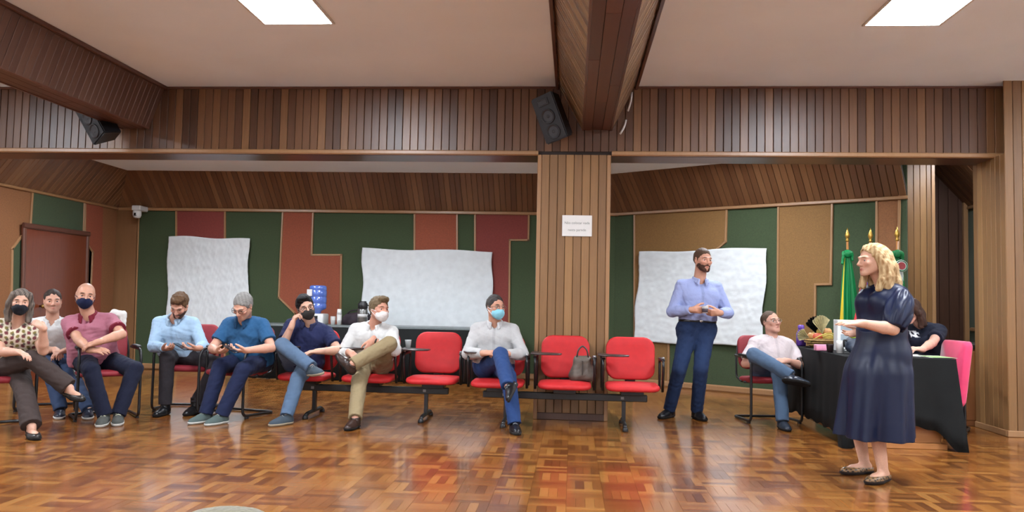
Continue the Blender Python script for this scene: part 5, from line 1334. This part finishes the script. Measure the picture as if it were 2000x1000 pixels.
person('man in a pale grey shirt, blue mask and jeans with crossed legs', dict(
    s=1.0, skin=(204, 150, 124), pel=(-0.778, 7.950, 0.530), pf=4, neck=(-0.772, 7.950, 0.986), cf=2, head=(-0.763, 7.880, 1.136), hy=36, hp=0, hr=-2,
    wr=(-0.847, 7.620, 0.694), er=(-1.064, 7.800, 0.627), hr_=((.88, -.3, .1), (0, .5, -.85), .45), wl=(-0.620, 7.620, 0.695), el=(-0.463, 7.800, 0.642), hl_=((-.9, -.25, .1), (0, .5, -.85), .5),
    ar=(-0.582, 7.280, 0.434), kr=(-0.521, 7.300, 0.816), tr=(-.2, -.86, -.46), al=(-0.515, 7.350, 0.129), kl=(-0.539, 7.200, 0.682), tl=(.2, -.98, 0),
    top=dict(name='shirt', rgb=(188, 188, 187), sleeve='long', hem=.05, collar=(192, 192, 192), vneck=.06, placket=.4),
    bottom=dict(rgb=(40, 66, 114), denim=(62, 92, 142), loose=.007), shoes=dict(rgb=(22, 22, 26), sole=(44, 42, 40), lace=(120, 124, 130)),
    hair=dict(k='short', rgb=(44, 38, 36), t=.013, line=.014, streak=(104, 100, 96), sw=.4), glasses=(120, 96, 80), mask=(142, 208, 226), strap=(225, 232, 235), brow=(52, 42, 38)))
p9 = person('bearded man in a pale blue shirt and jeans standing before the white sheet', dict(
    s=1.045, w=1.06, h=.006, skin=(208, 154, 128), pel=(1.325, 8.620, 0.913), pf=12, neck=(1.348, 8.620, 1.475), cf=10, tilt=1, head=(1.377, 8.570, 1.676), hy=22, hp=3, hr=-3,
    wr=(1.237, 8.360, 1.147), er=(0.967, 8.620, 1.085), hr_=((.93, -.2, -.02), (.1, .8, .35), .5), wl=(1.517, 8.380, 1.121), el=(1.684, 8.620, 1.073), hl_=((-.9, -.2, -.02), (-.1, .8, .4), .6),
    ar=(1.046, 8.620, 0.103), kr=(1.081, 8.100, 0.559), tr=(-.62, -.78, 0), al=(1.324, 8.580, 0.117), kl=(1.283, 8.100, 0.564), tl=(.3, -.95, 0),
    top=dict(name='shirt', rgb=(158, 170, 214), sleeve='long', hem=.125, collar=(164, 176, 218), vneck=.06, placket=.4, loose=.01),
    bottom=dict(rgb=(30, 46, 78), denim=(46, 70, 112), rise=.13, belt=(24, 22, 22), loose=.006), shoes=dict(rgb=(20, 20, 24)),
    hair=dict(k='short', rgb=(84, 62, 46), t=.012, line=.018), beard=(74, 48, 36), brow=(66, 46, 36)))
def gown(F, k):
    s, up, pel, Cx, Cy = k['s'], k['up'], k['pel'], k['Cx'], k['Cy']
    zw, zh = pel[2]+.15, .295; cx0, cy0 = pel[0], pel[1]
    hx, hy = cx0-.05, cy0-.02
    def f(x, y, z):
        t = np.clip((zw-z)/(zw-zh), 0, 1); ox, oy = x-(cx0+(hx-cx0)*t), y-(cy0+(hy-cy0)*t)
        th = np.arctan2(oy, ox); r = .146+.068*smooth01(t, 0, .40)+.022*t+t**1.2*(.026*np.sin(th*5+.8)+.018*np.sin(th*9+2)+.008*np.sin(th*14))
        d = (np.sqrt(ox**2+oy**2*.92)-r)*.85
        return np.maximum(np.maximum(d, z-zw), zh-z)
    F.fn(f, (cx0-.45, cy0-.42, zh), (cx0+.45, cy0+.42, zw), k=.04)
    for i in (1, -1):
        a = k['sh'][i]; b = k['el'][i]; m = a+(b-a)*.46+Cx*i*.012; ax_ = unit(b-a); o1 = unit(np.cross(ax_, up)); o2 = np.cross(ax_, o1)
        def puff(x, y, z, m=m, ax_=ax_, o1=o1, o2=o2):
            px, py, pz = x-m[0], y-m[1], z-m[2]; L = px*ax_[0]+py*ax_[1]+pz*ax_[2]; p = px*o1[0]+py*o1[1]+pz*o1[2]; q = px*o2[0]+py*o2[1]+pz*o2[2]
            r = np.sqrt(p*p+q*q); th = np.arctan2(q, p); R = .088*np.sqrt(np.clip(1-((L-.01)/.17)**2, 0, 1))+.006+.0065*np.sin(th*6+L*16)+.004*np.sin(th*11-L*22)
            return np.maximum((r-R)*.75, np.abs(L)-.14)
        F.fn(puff, m-.18, m+.18, k=.02); F.cone(b-ax_*.10, b-ax_*.075, .062, .058, k=.008, flat=True)
def leopard(v, c):
    a = np.sin(v[:, 0]*190+2*np.sin(v[:, 1]*120))*np.sin(v[:, 1]*190+v[:, 2]*150); return mixc(c, smooth01(a, .1, .3), (30, 24, 20))
person('blond woman in a navy puff-sleeved dress standing and gesturing with open hands', dict(
    s=.985, fem=True, h=.005, skin=(220, 172, 146), pel=(2.194, 5.850, 0.882), pf=-72, neck=(2.214, 5.850, 1.381), cf=-68, head=(2.119, 5.820, 1.539), hy=-76, hp=2, hr=0, gz=-.1,
    wr=(2.128, 6.020, 1.031), er=(2.407, 6.050, 0.875), hr_=((-.93, -.15, -.25), (.1, -.5, .7), (.3, .25, .2, .2), .3, .25), wl=(1.944, 5.520, 1.096), el=(2.328, 5.600, 0.867), hl_=((-.97, -.05, .03), (-.05, .35, -.9), (.22, .16, .12, .1), .2, .3),
    ar=(2.130, 6.020, 0.097), kr=(1.945, 5.980, 0.461), tr=(-.95, -.3, 0), al=(2.162, 5.760, 0.085), kl=(1.923, 5.700, 0.498), tl=(-.78, -.62, 0),
    top=dict(name='dress', rgb=(18, 29, 58), sleeve='none', hem=-.10, loose=.010, more=gown, mat=SATIN, fold=.001, ffreq=26, fine=.0),
    shoes=dict(k='flat', rgb=(150, 116, 78), pattern=leopard, sole=(40, 30, 26)),
    hair=dict(k='long', rgb=(160, 122, 78), streak=(232, 206, 158), sw=.85, t=.02, line=.008, locks=[
        ([(-.05, .01, .092), (-.082, -.012, .02), (-.092, -.025, -.06), (-.098, -.012, -.15), (-.09, .012, -.215)], (.026, .022)),
        ([(-.06, -.03, .05), (-.09, -.05, -.04), (-.105, -.06, -.12), (-.11, -.06, -.22)], (.042, .03)),
        ([(.05, .01, .092), (.082, -.01, .01), (.09, .0, -.08), (.085, .03, -.19)], (.026, .024)),
        ([(.06, -.03, .05), (.09, -.05, -.04), (.095, -.07, -.14), (.09, -.06, -.22)], (.045, .03)),
        ([(0, -.09, .03), (0, -.12, -.06), (-.02, -.14, -.15), (-.03, -.16, -.25)], (.065, .04)),
        ([(-.04, -.08, .03), (-.06, -.12, -.06), (-.07, -.14, -.16), (-.08, -.16, -.27)], (.05, .03))], wave=.005, wf=70),
    brow=(150, 116, 84)))
person('man in a white short-sleeved shirt and glasses seated with crossed legs by the table', dict(
    s=1.0, w=1.08, belly=.025, skin=(214, 162, 140), pel=(2.095, 8.600, 0.530), pf=6, neck=(2.121, 8.640, 0.871), cf=4, head=(2.100, 8.620, 1.033), hy=24, hp=-10, hr=4,
    wr=(1.971, 8.300, 0.638), er=(1.757, 8.500, 0.570), hr_=((.9, -.2, .0), (0, .6, -.8), .5), wl=(2.185, 8.300, 0.649), el=(2.425, 8.500, 0.587), hl_=((-.9, -.2, .0), (0, .6, -.8), .5),
    ar=(2.141, 8.020, 0.528), kr=(1.782, 8.000, 0.785), tr=(.9, -.35, -.1), al=(2.073, 8.060, 0.098), kl=(2.002, 7.900, 0.550), tl=(.05, -1, 0),
    top=dict(name='shirt', rgb=(210, 198, 198), sleeve='short', len=.78, hem=.03, collar=(214, 204, 202), vneck=.07, placket=.4),
    bottom=dict(rgb=(78, 100, 126), denim=(122, 142, 164), loose=.007), shoes=dict(rgb=(48, 56, 68)),
    hair=dict(k='short', rgb=(88, 70, 56), t=.008, line=.004), glasses=(150, 140, 130), brow=(100, 80, 66), watch=-1, watch_rgb=(26, 26, 28)))
def tee(v, c):
    d = np.abs(v-A((3.334, 7.980, 0.958))); w = (d[:, 0] < .05)*(d[:, 2] < .03)*(np.sin(v[:, 0]*130)+np.sin(v[:, 2]*150+v[:, 0]*60) > -.5)*(v[:, 1] < 8.12); return mixc(c, w.astype(float), (226, 228, 230))
person('dark-haired woman in a black T-shirt bent over papers behind the black table', dict(
    s=.97, fem=True, skin=(216, 170, 148), pel=(3.520, 8.280, 0.550), pf=-50, neck=(3.422, 8.120, 1.059), cf=-28, head=(3.267, 8.000, 1.183), hy=-52, hp=32, hr=0,
    wr=(3.099, 7.720, 0.829), er=(3.111, 8.000, 0.769), hr_=((-.7, -.6, -.1), (0, .2, -1), .45), wl=(3.239, 7.680, 0.825), el=(3.545, 7.850, 0.789), hl_=((-.9, -.3, .15), (0, .3, -.9), .6),
    ar=(3.42, 7.98, .09), kr=(3.3, 7.8, .7), tr=(-.7, -.7, 0), al=(3.62, 7.9, .09), kl=(3.6, 7.8, .7), tl=(-.7, -.7, 0),
    top=dict(name='t_shirt', rgb=(26, 30, 46), sleeve='short', len=.62, hem=-.03, pattern=tee),
    bottom=dict(rgb=(40, 44, 60)), shoes=dict(rgb=(30, 30, 32)),
    hair=dict(k='long', rgb=(58, 40, 34), streak=(84, 60, 48), sw=.5, t=.018, line=.020, locks=[
        ([(.06, .03, .07), (.085, .01, -.02), (.09, .02, -.1), (.08, .05, -.15)], (.032, .02)), ([(-.06, .03, .07), (-.085, .0, -.02), (-.09, .0, -.1), (-.08, .03, -.17)], (.034, .025)),
        ([(0, -.09, .0), (-.03, -.1, -.1), (-.05, -.07, -.2)], (.06, .035))])))

# ---------------------------------------------------------------- things held in hands
PHONE = plain('phone_black', (18, 18, 22), .2)
def phone(loc, rot, label):
    o = empty('smartphone', label, 'phone', loc); o.rotation_euler = rot
    link('case', box_me(-.036, .036, -.075, .075, -.004, .004, .003, 2), PHONE, o); box('screen', -.032, .032, -.07, .07, .004, .0045, plain('screen_dark', (30, 34, 44), .1), o)
    return o
phone((-3.834, 7.580, 0.687), (math.radians(25), math.radians(0), math.radians(80)), 'black smartphone in the hands of the bearded man in light blue')
phone((-3.183, 7.260, 0.697), (math.radians(25), math.radians(0), math.radians(70)), 'black smartphone in the hands of the grey-haired man')
r = empty('small_cup', 'small white cup held by the standing man', 'cup', (1.359, 8.310, 1.114))
link('cup', lathe_me([(.026, 0), (.033, .07), (.035, .075), (.031, .075), (.024, .006)], 18), WHITEP, r)
link('sleeve', lathe_me([(.0285, .012), (.0335, .05)], 18), plain('cup_sleeve', (70, 60, 72), .6), r)
